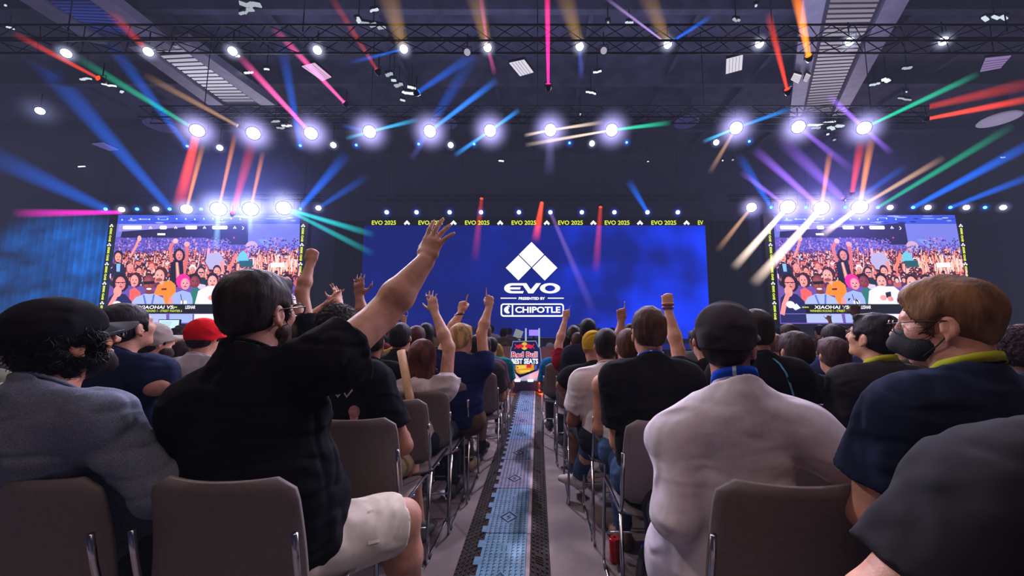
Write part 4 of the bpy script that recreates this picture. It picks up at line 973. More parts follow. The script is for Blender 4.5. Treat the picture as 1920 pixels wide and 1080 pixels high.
for a, b_ in ((112,290),(642,822)): u.poly([P(a,769),P(b_,769),P(b_,780),P(a,780)])
u.obj('rule_line', white, bs)
pp = P(315,793); q = P(612,762); text('presented_by_lettering', 'PRESENTED BY', pp[0], pp[2], q[2]-pp[2], q[0]-pp[0], YS-.05-o[1], white, bs, .035)
def rrect(x0, y0, x1, y1, r, n=5):
    pts = []
    for cx, cy, a in ((x1-r,y1-r,0),(x0+r,y1-r,90),(x0+r,y0+r,180),(x1-r,y0+r,270)):
        for i in range(n+1): t = math.radians(a+90*i/n); pts.append((cx+r*math.cos(t), cy+r*math.sin(t)))
    return pts
u = MB(); oa, ia = rrect(112,834,824,983,34), rrect(128,849,808,966,22)
for i in range(len(oa)): j = (i+1) % len(oa); u.poly([P(*oa[i]), P(*oa[j]), P(*ia[j]), P(*ia[i])])
u.poly([P(238,849),P(253,849),P(253,966),P(238,966)])
u.obj('sponsor_box', white, bs)
u = MB(); u.poly([P(*c) for c in [(150,905),(156,885),(172,870),(190,868),(203,876),(206,890),(198,897),(196,912),(203,924),(214,934),(208,946),(190,946),(170,940),(156,926)]]); u.poly([P(*c) for c in [(186,868),(190,858),(206,855),(218,866),(215,878),(208,868),(198,866),(194,872)]])
u.obj('pepper_emblem', white, bs)
pp = P(276,940); q = P(784,870); text('sponsor_lettering', 'CHIPOTLE', pp[0], pp[2], q[2]-pp[2], q[0]-pp[0], YS-.05-o[1], white, bs, .03)
# ticker strip
a = at(683,407,YS-.02); c = at(1322,422,YS-.02); tk = thing('ticker_strip', 'narrow black LED strip with yellow lettering running above the blue logo screen', 'screen', ((a[0]+c[0])/2, YS-.02, 0)); o2 = np.array(tk.location)
MB().box((0,.2,(a[2]+c[2])/2+.0), (c[0]-a[0],.4,a[2]-c[2]-.02)).obj('cabinet', frame_m, tk)
hz = at(700,413,YS)[2]-at(700,421,YS)[2]
for i in range(8):
    u0 = 697+87.4*i; s_ = 'EVO 2025' if i < 7 else 'EV'; p = at(u0,421.5,YS-.06)
    if u0 < 1318: text('ticker_lettering', s_, p[0], p[2], hz, at(u0+(46 if i < 7 else 9),421,YS)[0]-p[0], YS-.06, yel, tk, .015, o=o2)
    ue = 763+87.4*i
    if ue < 1300:
        u = MB(); Q_ = lambda dx, dy: at(ue+dx, 418+dy, YS-.06)-o2
        for q in ([(0,-5),(3,-2),(0,1),(-3,-2)],[(-3.2,-1.6),(-.4,1.2),(-3.2,4),(-6,1.2)],[(3.2,-1.6),(6,1.2),(3.2,4),(.4,1.2)]): u.poly([Q_(*c) for c in q])
        u.obj('ticker_emblem', white, tk)
# ---- picture screens
def feed(side):
    rg = random.Random(3); S = Paint(YS-.03); dxp = 0
    K = lambda x, y: (180+x/4.695, 390+y/4.695)
    e_ = lambda c, r, col, rot=0: S.ell(K(*c), (r[0]/4.695, r[1]/4.695), col, rot)
    p_ = lambda pts, col: S.poly([K(*q) for q in pts], col)
    l_ = lambda pts, w, col: S.line([K(*q) for q in pts], w/4.695, col)
    L0 = lambda y: 197-(y-62)*.125          # edges of the upright picture as the camera sees them
    R0 = lambda y: 1795-(y-62)*.012
    def band(y0, y1, col, l=None, r=None):
        p_([(l if l else L0(y0),y0),(r if r else R0(y0),y0),(r if r else R0(y1),y1),(l if l else L0(y1),y1)], col)
    band(62,1020,(110,80,170)); band(62,140,(58,84,214)); band(140,420,(112,118,214)); band(255,420,(96,84,186))
    for i in range(26): e_((rg.uniform(230,1750), rg.uniform(68,132)), (rg.uniform(15,70), rg.uniform(3,9)), rg.choice([(120,150,240),(40,60,180),(150,170,255),(30,44,150)]))
    for i in range(14): e_((230+i*80, 98+rg.uniform(-6,6)), (7,7), (220,235,255))
    p_([(205,142),(1310,142),(1306,206),(196,206)], (150,140,224)); p_([(230,206),(1345,130),(1335,322),(1180,322),(960,262),(215,262)], (36,32,76))
    p_([(1340,140),(R0(140),140),(R0(330),330),(1340,330)], (118,124,222)); p_([(1420,275),(1500,275),(1690,420),(1580,420)], (130,150,235)); p_([(1425,330),(1480,420),(1425,420)], (34,34,80)); e_((1370,340),(55,50),(210,170,200))
    for x, w in ((320,84),(592,32),(838,52),(1090,68)): S.poly(rrect(K(x-w,155)[0],K(x-w,155)[1],K(x+w,188)[0],K(x+w,188)[1],2.5,3), (250,248,255))
    for x in (480,702,955,1222):
        for dx, dy in ((0,-8),(-8,3),(8,3)): p_([(x+dx,174+dy-8),(x+dx+8,174+dy),(x+dx,174+dy+8),(x+dx-8,174+dy)], (235,232,255))
    p_([(1290,160),(1306,176),(1290,194),(1285,188),(1297,176),(1285,166)], (235,232,255)); p_([(540,222),(610,222),(610,240),(540,240)], (245,240,255)); e_((1215,262),(9,8),(230,50,120))
    for i in range(1500):
        y = 262+rg.random()**.8*190; x = rg.uniform(L0(y)+6, R0(y)-8)
        if x > 1180 and y < 330 and x < 1480: continue
        e_((x,y), (rg.uniform(4,9), rg.uniform(4,9)), rg.choice([(140,100,200),(96,76,176),(180,130,210),(70,60,150),(120,120,220),(200,150,200),(60,44,120)]))
    for i in range(900):
        y = 372+(i/900)**1.0*260+rg.uniform(-14,14); x = rg.uniform(L0(y)+12, R0(y)-14); sz = 10+(y-370)*.055
        sk_ = rg.choice([(255,160,150),(235,120,120),(255,190,180),(190,80,90),(255,130,110)])
        e_((x,y+sz*1.7), (sz*1.5,sz*1.2), rg.choice([(50,34,70),(220,200,230),(90,50,90),(250,230,240),(40,40,60),(190,100,110)])); e_((x,y), (sz,sz*1.1), rg.choice([(60,30,50),(90,40,60),(40,26,40)])); e_((x+rg.uniform(-3,3),y+sz*.35), (sz*.66,sz*.8), sk_)
        if rg.random() < .3: l_([(x+sz,y+sz),(x+sz*1.6,y-sz*2.4)], sz*.6, sk_)
    for i in range(60):
        x = rg.uniform(1380,1765); y = rg.uniform(410,520); l_([(x,y+60),(x+rg.uniform(-14,14),y)], rg.uniform(9,15), rg.choice([(255,200,180),(255,150,120),(250,170,150),(255,220,210)]))
    p_([(1235,470),(1262,400),(1295,374),(1325,402),(1347,470)], (110,200,224)); p_([(1260,465),(1380,462),(1380,520),(1262,520)], (30,90,100)); p_([(1535,482),(1660,480),(1662,520),(1536,524)], (235,245,255))
    # nearer figures
    def head(x, y, rx, ry, sk_, hr, hx=0, hy=-14, hw=1.25, hh=1.15):
        e_((x+hx,y+hy), (rx*hw,ry*hh), hr); e_((x,y), (rx,ry), sk_); e_((x-rx*.15,y-ry*.1), (rx*.62,ry*.7), tuple(min(255,c+18) for c in sk_))
        for d in (-1,1): e_((x+d*rx*.38,y-ry*.12), (rx*.17,ry*.09), (50,28,40))
        e_((x,y+ry*.45), (rx*.36,ry*.10), (150,50,60)); e_((x+rx*.05,y+ry*.15), (rx*.12,ry*.16), tuple(int(c*.85) for c in sk_))
    l_([(300,430),(345,350),(378,275)], 22, (240,150,150)); e_((382,268),(18,26),(255,180,170)); head(195,435,30,42,(240,150,140),(40,26,44),0,-10,1.4,1.3); p_([(130,600),(150,500),(195,475),(250,500),(265,600)], (34,34,70)); p_([(180,490),(215,490),(210,560),(180,560)], (140,190,235))
    l_([(665,470),(652,350),(690,295)], 28, (225,120,120)); l_([(775,580),(800,400),(795,320)], 30, (225,110,110)); e_((700,290),(24,22),(255,190,190)); e_((800,318),(26,22),(250,170,170)); head(733,418,32,44,(225,130,125),(30,20,36),0,0,1.65,1.45)
    p_([(645,660),(660,480),(700,460),(765,465),(775,660)], (26,24,44)); p_([(700,480),(725,480),(740,620),(705,620)], (230,120,170)); l_([(712,480),(722,600)], 10, (240,220,90))
    l_([(1010,520),(985,430),(992,360)], 24, (240,170,190)); p_([(960,470),(985,400),(1090,390),(1135,480),(1120,540),(1000,540)], (186,176,222)); l_([(1120,560),(1105,480)], 30, (250,150,140)); l_([(1180,520),(1235,410)], 28, (240,130,110)); head(1065,560,30,40,(250,150,140),(50,30,50)); head(925,570,30,42,(240,150,150),(40,26,44)); l_([(905,570),(948,570)], 8, (30,24,44)); p_([(880,660),(890,615),(960,610),(980,680)], (26,50,60))
    for x, y, c in ((490,520,(190,70,60)),(380,560,(60,40,60)),(850,550,(250,240,245)),(300,540,(230,150,150))): head(x,y,24,34,(240,140,130),c)
    head(560,598,44,58,(250,160,150),(74,34,46),14,-24,1.35,1.0); e_((556,632),(30,16),(150,80,70)); p_([(505,770),(540,680),(590,645),(660,640),(702,680),(702,860),(600,860),(590,770)], (250,140,40)); p_([(560,650),(600,640),(580,690)], (250,170,160)); p_([(575,708),(620,704),(622,722),(577,724)], (120,40,40))
    head(338,640,36,52,(250,150,145),(60,28,48),14,-8,1.5,1.3); p_([(290,850),(295,720),(340,700),(392,740),(392,850)], (240,100,100))
    head(870,650,44,54,(130,52,62),(36,22,34),0,-24,1.2,1.0); p_([(830,780),(845,710),(900,700),(930,760),(930,850),(840,850)], (40,120,110))
    head(215,665,46,62,(225,130,130),(36,22,40),0,-6,1.65,1.35); l_([(168,655),(262,655)], 6, (30,20,36)); p_([(85,900),(110,790),(170,745),(260,760),(320,830),(330,1010),(72,1010)], (34,34,92)); e_((190,735),(36,48),(250,160,150)); l_([(180,760),(130,850),(100,930)], 40, (250,150,150)); e_((185,850),(40,32),(240,235,250)); p_([(190,870),(240,840),(270,880),(220,900)], (250,250,255))
    head(465,668,52,72,(140,62,66),(120,50,58),0,-10,1.02,1.0); l_([(425,660),(508,655)], 26, (30,16,30)); e_((466,712),(24,9),(255,235,235)); p_([(300,1010),(315,830),(350,785),(430,755),(510,755),(590,790),(615,860),(620,1010)], (172,186,232)); l_([(420,770),(440,860)], 16, (90,120,220)); l_([(510,765),(490,860)], 16, (90,120,220)); e_((470,740),(40,18),(130,56,60))
    head(785,668,40,52,(250,150,165),(250,40,160),-18,-24,1.6,1.25); p_([(645,1010),(650,800),(690,750),(760,725),(830,745),(850,800),(850,1010)], (160,180,235)); l_([(660,800),(650,860)], 40, (250,150,150)); l_([(745,760),(760,850)], 7, (60,60,140)); p_([(745,815),(800,815),(800,845),(745,845)], (235,235,250)); l_([(765,815),(765,845)], 8, (80,40,80))
    head(1025,650,42,56,(250,160,155),(34,24,40),2,-34,1.2,.85); p_([(862,1010),(868,850),(900,730),(985,685),(1060,690),(1125,690),(1200,760),(1225,1010)], (240,236,250)); p_([(1040,745),(1090,735),(1085,790),(1042,790)], (40,36,50)); e_((1015,790),(30,24),(250,160,155)); e_((1075,800),(26,22),(250,150,150))
    for x, c, t in ((1290,(250,160,150),(60,50,90)),(1420,(200,110,110),(200,70,90)),(1550,(255,180,170),(40,60,120)),(1680,(240,140,130),(230,220,240))):
        head(x,660,44,58,c,(44,28,40)); p_([(x-90,1010),(x-80,780),(x,735),(x+80,780),(x+84,1010)], t)
    # caption
    p_([(312,846),(R0(846),846),(R0(930),930),(306,930)], (14,14,20)); band(930,934,(150,130,200))
    return S
pic_m = colmat('picture_pixels', 1.15)
def picture_screen(label, du, flip):
    a, c = at(222,403,YS), at(562,606,YS); xl, xr = a[0], c[0]; xr = at(562,403,YS)[0]; zt, zb = a[2], at(200,607,YS)[2]
    shift = du; t = thing('picture_screen', label, 'screen', ((xl+xr)/2+shift, YS, 0)); o = V((xl+xr)/2, YS, 0)
    MB().box((0,.2,(zt+zb)/2), (xr-xl+1.1,.35,zt-zb+.2)).obj('cabinet', frame_m, t)
    pc = feed(0).obj('crowd_picture', pic_m, t, o)
    K = lambda x, y: at(180+x/4.695, 390+y/4.695, YS-.14)
    p = K(372,888); q = K(580,858); text('caption_lettering', 'XIAOHAI VS.', p[0], p[2], q[2]-p[2], K(690,858)[0]-p[0], YS-.14, white, t, .015, o=o, shear=.12); p = K(785,888); text('caption_lettering', 'LESHAR', p[0], p[2], q[2]-p[2], K(958,0)[0]-p[0], YS-.14, white, t, .015, o=o, shear=.12)
    p = K(330,915); q = K(0,896); text('subtitle_lettering', 'WINNERS ROUND 1 - STREET FIGHTER 6', p[0], p[2], q[2]-p[2], K(848,0)[0]-p[0], YS-.14, yel, t, .01, o=o)
    for x in (325,712): p = K(x,880); text('caption_mark', '>>>', p[0], p[2], .09, K(x+42,0)[0]-p[0], YS-.14, yel, t, .05, o=o)
    for side, xx in ((-1, xl-.36), (1, xr+.2)):
        for k in range(5): text('edge_lettering', 'EVO 2025', xx, zb+.25+k*1.18, .14, .85, YS-.06, yel, t, .06, rot=90, o=(o[0]-.16,o[1],o[2]))
        for k in range(5):
            u = MB(); zc = zb+1.24+k*1.18-.02; xc = xx+.09-o[0]
            for dx, dz in ((0,.07),(-.07,-.02),(.07,-.02)): u.poly([V(xc+dx-.06,-.06,zc+dz), V(xc+dx,-.06,zc+dz-.06), V(xc+dx+.06,-.06,zc+dz), V(xc+dx,-.06,zc+dz+.06)])
            u.obj('edge_emblem', white, t)
    for x in (-.4, .4): MB().box((x*(xr-xl),.5,zb/2), (.25,.25,zb)).obj('support_leg', steel, t)
    return t
picture_screen('picture screen beside the blue drape, showing a cheering crowd and caption', 0, 0)
picture_screen('picture screen on the far side from the drape, showing the same cheering crowd', at(1448,403,YS)[0]-at(222,403,YS)[0], 1)
for i in range(6):     # legs that carry the logo screen
    MB().box((-9+i*3.6,.35,.25), (.3,.3,.5)).obj('support_leg', steel, bs)
# ---- drape with blue light on it
dm = mat('drape_velvet', (70,120,140), .9, 0, .15, 2, .2, 30, .1)
vs = []; fs = []; nx = 160; xa, xb = -35.5, -25.4
for i in range(nx+1):
    x = xa+(xb-xa)*i/nx; y = 23.2+.16*math.sin(i*.95)+.07*math.sin(i*.37+1)
    for z in (0.02, 3.2, at(100,402,23.)[2]): vs.append((x,y+.02*math.sin(z+i),z))
for i in range(nx):
    for j in range(2): fs.append([i*3+j, (i+1)*3+j, (i+1)*3+j+1, i*3+j+1])
tag(mesh_obj('drape', vs, fs, dm), 'tall pleated drape washed in rippling blue light at the end wall', 'drape')
bk = mat('black_drape', (24,25,34), .9, 0, .2, 2, .2, 30, .1)
for xa, xb, lb in ((-12.9,-10.6,'dark drape between the drape-side picture screen and the logo screen'),(10.5,13.5,'dark drape between the logo screen and the farther picture screen'),(26.8,33.5,'dark drape beyond the farther picture screen')):
    vs = []; fs = []; nx = int((xb-xa)*14)
    for i in range(nx+1):
        x = xa+(xb-xa)*i/nx; y = 23.0+.09*math.sin(i*1.05)
        for z in (.02, 8.0): vs.append((x,y,z))
    for i in range(nx): fs.append([i*2, (i+1)*2, (i+1)*2+1, i*2+1])
    tag(mesh_obj('drape', vs, fs, bk), lb, 'drape')
# ---- stage
st_ = thing('stage', 'low black stage platform along the foot of the logo screen', 'stage', (0,18.6,0))
MB().box((0,0,.28), (22,5.2,.04)).obj('deck', mat('stage_deck',(30,30,36),.5,0,.1,4,.05,20), st_); MB().box((0,-2.55,.13), (22,.05,.26)).obj('front_skirt', bk, st_)
for i in range(8): MB().box((-10.5+i*3,0,.13), (.12,4.6,.26)).obj('trestle', steel, st_)
# monitor beside the drape-side screen
p = at(318,609,15.); w = 40/690*15
t = thing('monitor', 'pale glowing monitor on a stand under the drape-side picture screen', 'monitor', (p[0],15,0))
MB().box((0,0,p[2]), (w,.06,w*.5)).obj('casing', steel, t); MB().poly([V(-w*.47,-.035,p[2]-w*.22), V(w*.47,-.035,p[2]-w*.22), V(w*.47,-.035,p[2]+w*.22), V(-w*.47,-.035,p[2]+w*.22)]).obj('display', emis('monitor_glow',(200,236,250),1.1), t)
u = MB()
for k in range(4): u.box((-w*.1,-.038,p[2]+w*(.12-.08*k)), (w*(.5-.08*k),.004,.02))
u.obj('display_text', emis('monitor_text',(150,200,230),.9), t); MB().tube([V(0,.05,0), V(0,.05,p[2])], .04).box((0,.05,.02), (.7,.5,.04)).obj('stand', steel, t)
# player desk on the stage
t = thing('player_desk', 'player desk on the stage with a glowing violet display between white light bars', 'desk', (at(1000,632,16.6)[0]*1., 16.6, .30)); o = np.array(t.location)
MB().box((0,0,.45), (1.9,.7,.04)).obj('top', steel, t); MB().box((0,-.3,.22), (1.8,.03,.42)).obj('front_panel', mat('desk_panel',(24,30,60),.5,0,0,1,0,1), t)
for u_ in (986,1011): pp = at(u_,632,16.2)-o; MB().box((pp[0],-.42,.5), (.07,.05,.8)).obj('light_bar', emis('bar_white',(200,214,245),.7), t)
MB().box((.02,-.2,.70), (.42,.05,.26)).obj('display', emis('violet_display',(150,120,255),1.3), t); MB().box((.02,-.17,.55), (.1,.1,.2)).obj('display_stand', steel, t)
pp = at(971,632,16.2)-o; MB().box((pp[0],-.3,.62), (.36,.04,.42), roty(.35)).obj('tilted_panel', mat('pale_board',(190,196,190),.6,0,.1,10,0,1,emit=.35), t)
for x in (-.85,.85): MB().box((x,.1,.21), (.06,.5,.42)).obj('leg', steel, t)
# ---- shield-shaped sign at the end of the aisle
YG = 7.35; bp_ = at(986,735,YG)
sg = thing('shield_sign', 'shield-shaped blue sponsor sign on a low lit plinth at the end of the aisle', 'sign', (at(986,700,YG)[0], YG, 0)); o = np.array(sg.location)
G = lambda cx, cy, dy=0: at(880+cx/6.355, 590+cy/6.355, YG-dy)-o          # crop pixels of the sign
navy = mat('sign_navy', (18,36,96), .35, 0, .15, 8, 0, 1, emit=.35); rim = mat('sign_rim', (140,170,220), .35, 0, 0, 1, 0, 1, emit=.35)
out = [(515,318),(795,312),(822,378),(850,400),(862,560),(838,655),(600,755),(498,645),(486,520),(492,398),(506,380)]
MB().poly([G(*c) for c in out], (0,.10,0)).obj('board', rim, sg)
c0 = np.mean(out, 0); MB().poly([G(*(V(*c)*.95+c0*.05), .012) for c in out], (0,.01,0)).obj('face', navy, sg)
D = .03
def flat(name, polys, m, d=D):
    u = MB()
    for q in polys: u.poly([G(*c, d) for c in q])
    return u.obj(name, m, sg)
es = lambda n, c, s=.9: emis(n, c, s)
flat('sun_disc', [arcpts(657,374,40,46,0,6.283,20)[:-1]], es('sign_yellow',(240,196,70)))
red_ = es('sign_red',(226,40,70)); bull = [(540,345),(552,352),(560,366),(580,362),(605,350),(628,352),(640,366),(650,362),(652,380),(640,392),(620,398),(600,396),(588,408),(575,404),(570,390),(552,398),(540,412),(536,404),(550,388),(556,376),(546,364)]
flat('bull_emblem', [bull, [(1314-x, y) for x, y in bull][::-1]], red_, D+.006)
def sgt(name, s, x0_, y0_, x1_, y1_, m, bold=.02, d=D):
    p, q = G(x0_, y1_, d), G(x1_, y0_, d); return text(name, s, p[0], p[2], q[2]-p[2], q[0]-p[0], -d, m, sg, bold)
pk = es('sign_pink',(226,80,140)); wh = es('sign_white',(238,242,255),1.1)
sgt('sponsor_lettering_outline', 'Red Bull', 501, 440, 815, 512, wh, .075, D-.004); sgt('sponsor_lettering', 'Red Bull', 506, 444, 811, 508, es('sign_red_text',(220,44,90)), .03, D+.002)
sgt('seat_lettering', 'BEST SEATS', 502, 522, 820, 588, wh, .045)
flat('sofa_drawing', [[(548,600),(770,592),(772,655),(735,688),(665,702),(600,708),(566,690),(548,650)]], es('sign_orange',(232,160,40),.9))
flat('sofa_highlight', [[(566,606),(675,602),(680,640),(570,650)], [(590,664),(735,655),(720,680),(610,692)]], es('sign_light_orange',(250,208,80),.95), D+.004)
flat('sofa_drawing_detail', [[(685,594),(740,592),(738,632),(680,634)]], red_, D+.006); flat('sofa_star', [[(572,620),(582,626),(586,636),(572,640)]], navy, D+.006)
for q_ in ([(520,600),(542,598),(542,660),(520,650)], [(778,596),(806,600),(800,650),(778,664)]): flat('side_pad', [q_], es('sign_blue',(70,120,210),.7))
flat('chevron', [[(520,668),(600,720),(770,660),(838,655),(600,752)]], es('sign_deep',(14,20,60),.6), D+.003)
pl = mat('plinth_white', (200,206,232), .4, 0, .08, 6, 0, 1, emit=.3)
MB().poly([G(500,650), G(600,755), G(845,660), G(858,785), G(520,785)], (0,.35,0)).obj('white_base', pl, sg)
a, c = G(520,785), G(868,905); MB().box(((a[0]+c[0])/2,.15,(a[2]+max(c[2],.0))/2), (c[0]-a[0],.5,a[2]-c[2])).obj('plinth', mat('plinth_navy',(22,28,70),.3,0,.1,5,0,1), sg)
for cx in (575,730): p = G(cx,782,.06); MB().box((p[0],-.11,p[2]), (.10,.03,.035)).obj('plinth_lamp', emis('plinth_lamp',(240,244,255),5), sg)
y_ = G(540,930); MB().tube([V(-.42,-.16,.012), V(-.2,-.32,.012), V(.2,-.32,.012), V(.42,-.16,.012)], .012, 6).obj('floor_cable', mat('cable_yellow',(200,160,50),.5,0,0,1,0,1), sg)
for cx, lb in ((345,'red glowing step light beside the sign, on the raised-hand side of the aisle'),(915,'red glowing step light beside the sign, on the white-sweatshirt side of the aisle')):
    p = at(880+cx/6.355, 590+880/6.355, 7.2); t = thing('step_light', lb, 'step light', (p[0], 7.2, 0)); 
    MB().box((0,.1,.13), (.34,.2,.26)).obj('casing', steel, t)
    for z in (.07,.13,.2): MB().box((0,-.01,z), (.28,.03,.028)).obj('light_tube', emis('red_tube',(255,50,28),7), t)
    l = bpy.data.lights.new('step_glow','AREA'); l.energy = 5; l.color = (1,.12,.06); l.size = .3; lo = bpy.data.objects.new('step_glow', l); COL.objects.link(lo); lo.location = (p[0],7.05,.15); lo.rotation_euler = (math.pi/2,0,0)
# ---- cable ramps along the aisle
mk = lambda n, c, r: mat(n, c, r, 0, .3, 14, .2, 160, .4)
XLq, XR_ = -.435, .068
def ramp(y0, ln, lid, label, first):
    t = thing('cable_ramp', label, 'cable ramp', (0,y0,0), 0, 'cable ramps along the aisle'); rb = mk('ramp_rubber',(62,54,50),.75); gr = mk('ramp_groove',(24,22,22),.85)
    e = .004; a, b_, c, d = XLq, -.31, -.062, XR_
    B = MB().add([(a,e,.002),(b_,e,.046),(b_,ln-e,.046),(a,ln-e,.002),(a,e,0),(b_,e,0),(b_,ln-e,0),(a,ln-e,0)], [[0,1,2,3],[0,4,5,1],[1,5,6,2],[2,6,7,3],[3,7,4,0],[7,6,5,4]])
    for i in range(5):
        f = (i+.5)/5
        for j in range(16):
            yy = ln*(j+.5)/16; x = a+(b_-a)*f; z = .002+.044*f
            B.box((x,yy,z+.003), (.013,.022,.006), roty(-.34)); B.box((x+.006,yy+.012,z+.005), (.005,.012,.006), roty(-.34))
    B.obj('side_ramp', rb, t)
    B = MB().add([(c+.02,e,.046),(d,e,.002),(d,ln-e,.002),(c+.02,ln-e,.046),(c+.02,e,0),(d,e,0),(d,ln-e,0),(c+.02,ln-e,0)], [[0,1,2,3],[0,4,5,1],[1,5,6,2],[2,6,7,3],[3,7,4,0],[7,6,5,4]])
    for i in range(4):
        f = (i+.6)/4.4
        for j in range(16):
            if i in (1,2) and j in (9,10,11): continue
            yy = ln*(j+.5)/16; x = c+.02+(d-c-.02)*f; z = .046-.044*f
            B.box((x,yy,z+.003), (.013,.022,.006), roty(.34)); B.box((x-.006,yy+.012,z+.005), (.005,.012,.006), roty(.34))
    for k in range(4): B.box((c+.07,ln*(.60+.03*k),.027), (.045,.006,.008), roty(.34))
    B.obj('side_ramp', rb, t)
    MB().box(((c+.01),ln/2,.024), (.022,ln-.008,.046)).obj('edge_strip', mk('ramp_edge',(168,150,156),.6), t)
    lm = mk('ramp_lid', lid, .5)
    B = MB().box(((b_+c)/2,ln/2,.027), (c-b_-.004,ln-.008,.05))
    for j in range(4): B.box((b_-.012,ln*(j+.3)/4,.027), (.03,ln*.11,.049))
    lo = B.obj('hinged_lid', lm, t); dk = mat('lid_tread', tuple(int(v*.32) for v in lid), .6, 0, .2, 20, 0, 1)
    B = MB()
    for i in range(8):
        x = b_+.022+(c-b_-.044)*i/7
        for j in range(22):
            yy = ln*(j+.5)/22; f = abs((x-(b_+c)/2))/.06+abs(yy-ln*.3)/.075
            if f < 1.1 or (abs(x-(b_+c)/2-.0) < .03 and abs(yy-ln*.75) < .05): continue
            B.box((x,yy,.0525), (.0045,.017,.002)); B.box((x+.006,yy+.006,.0525), (.010,.0035,.002))
    cx, cy = (b_+c)/2, ln*.3
    for s in (1., .86):
        q = [V(cx-.055*s,cy,.053), V(cx,cy-.07*s,.053), V(cx+.055*s,cy,.053), V(cx,cy+.07*s,.053)]; B.tube(q, .0016, 4, True)
    B.tube([V(cx-.01,cy-.028,.053), V(cx+.012,cy-.004,.053), V(cx-.012,cy+.004,.053), V(cx+.01,cy+.028,.053)], .0022, 4)
    for k in range(2): B.box((cx-.012+.024*k,ln*.75,.0525), (.005,.05,.002))
    B.obj('tread_pattern', dk, lo)
    return t
LID = [(86,138,172),(92,146,180),(98,140,176),(126,126,158),(110,120,150),(84,128,176),(94,104,146),(84,120,168),(92,130,176),(96,124,170)]
for i in range(10):
    ramp(1.12+i*.61, .61, LID[i], f'{ORD[i]} interlocking cable ramp with bluish lid along the aisle, counted toward the sign', i == 0)
# ---------------------------------------------------------------- prints that lie on a garment
from mathutils.bvhtree import BVHTree
def decal(Q, px, m, name='shirt_print', part='shirt', off=.003):
    par = next(c for c in Q['root'].children if c.name.split('.')[0] == part); o = Q['o']
    vs = [Vector((v.co[0]+o[0], v.co[1]+o[1], v.co[2]+o[2])) for v in par.data.vertices]
    bv = BVHTree.FromPolygons(vs, [p.vertices[:] for p in par.data.polygons]); u = MB(); eye = Vector((0,0,HC))
    for poly in px:
        pts = []
        for q in poly:
            d = Vector(ray(*q)).normalized(); hit = bv.ray_cast(eye, d)
            if hit[0] is None: pts = None; break
            pts.append(np.array(hit[0]-d*off)-o)
        if pts: u.poly(pts)
    if u.v: return u.obj(name, m, par)
pocket_later()
R2, R3, R4, R5, R6 = 1.88, 2.5, 3.1, 3.7, 4.35
SK = [(196,140,114),(176,122,98),(150,98,76),(104,68,54),(206,154,130),(86,58,48)]
BK, NV, WH, GY, TE = (26,26,31), (28,36,66), (206,200,204), (92,92,98), (24,104,110)
def mp(label, head, **k): k.setdefault('h', .008 if head[2] < 2.0 else .0105 if head[2] < 2.3 else .013 if head[2] < 3.3 else .0165); return person(label, head, **k)
# second row
Q = mp('person with tousled dark hair in black t-shirt with white prints and khaki shorts', (637,622,R2), tyaw=0, wid=1.1, fat=.02, hair=('curly',(34,28,28)), sk=SK[1], shirt=(BK,'cotton','short'), pants=((176,158,120),'cotton','short'), seed=61, cxy=(-.84,1.70),
  arms={'R': dict(el=at(757,836,1.92), wr=at(742,800,2.16), hand='relaxed', dir=V(-.3,1,-.2), n=V(0,0,-1)), 'L':'lap'}, legs={'R': dict(kn=at(765,862,2.25), an=at(786,990,2.26))})
def chk(u, v, s=9): return [[(u-s,v-s),(u-s+3,v-s-2),(u,v),(u,v+4)], [(u,v+4),(u,v),(u+s+1,v-s-4),(u+s+3,v-s-1)]]
pw = mat('print_white', (190,190,196), .8, 0, 0, 1, 0, 1); pr_ = mat('print_rose', (196,140,140), .8, 0, .3, 60, 0, 1); pb_ = mat('print_blue', (70,84,150), .8, 0, .4, 60, 0, 1)
decal(Q, chk(633,742)+chk(650,742), pw); decal(Q, [arcpts(614,776,12,13,0,6.283,14)[:-1]], pb_); decal(Q, [[(606,772),(612,766),(616,774),(622,768),(622,782),(610,784)]], pr_, 'shirt_print', 'shirt', .005)
decal(Q, [arcpts(664,772,11,12,0,6.283,12)[:-1], [(655,780),(673,782),(668,790),(657,788)]], pr_)
Q = mp('person with short brown hair, bare nape, black t-shirt and blue lanyard', (1215,622,R2), wid=1.02, fat=.01, hair=('short',(72,48,36)), sk=SK[0], shirt=((30,30,34),'cotton','short'), pants=((54,74,108),'denim','long'), shoe=(96,64,40), seed=62, cxy=(.59,1.66),
  arms={'L': dict(el=at(1160,828,1.9), wr=at(1178,858,2.14), hand='relaxed', dir=V(.3,1,-.2), n=V(0,0,-1)), 'R':'lap'}, legs={'L': dict(kn=at(1158,850,2.36), an=at(1168,995,2.3), fd=V(-.2,1,0))})
add_lanyard(Q, (40,80,190), .02, ((190,200,225),7))
Q = mp('person in navy t-shirt with short black hair, bare elbow raised toward the screens', (240,613,R2), yaw=6, pitch=12, wid=1.08, hair=('crop',(28,24,28)), sk=SK[0], shirt=(NV,'cotton','short'), seed=63, arms={'R': dict(el=at(294,722,1.80), wr=at(258,716,2.04), hand='relaxed', dir=V(-1,.6,.2), n=V(0,-.2,-1), w=1.15, cuff=.5), 'L':'lap'})
mp('person in white patterned top, mostly hidden behind the one in the dark cap', (104,660,1.82), hair=('curly',(28,24,26)), sk=SK[1], shirt=((206,196,212),'cotton','short'), seed=64)
Q = mp('person in open olive jacket at the picture edge beside the blue drape', (-52,640,1.9), hair=('short',(30,26,28)), sk=SK[1], shirt=((96,96,84),'cotton','long'), seed=65)
Q = mp('black-haired person in charcoal jacket with yellow lanyard, face turned toward the logo screen', (1636,632,1.9), yaw=-16, pitch=12, wid=1.02, hair=('short',(32,26,30)), sk=(206,150,120), shirt=((50,50,52),'cotton','long'), seed=66)
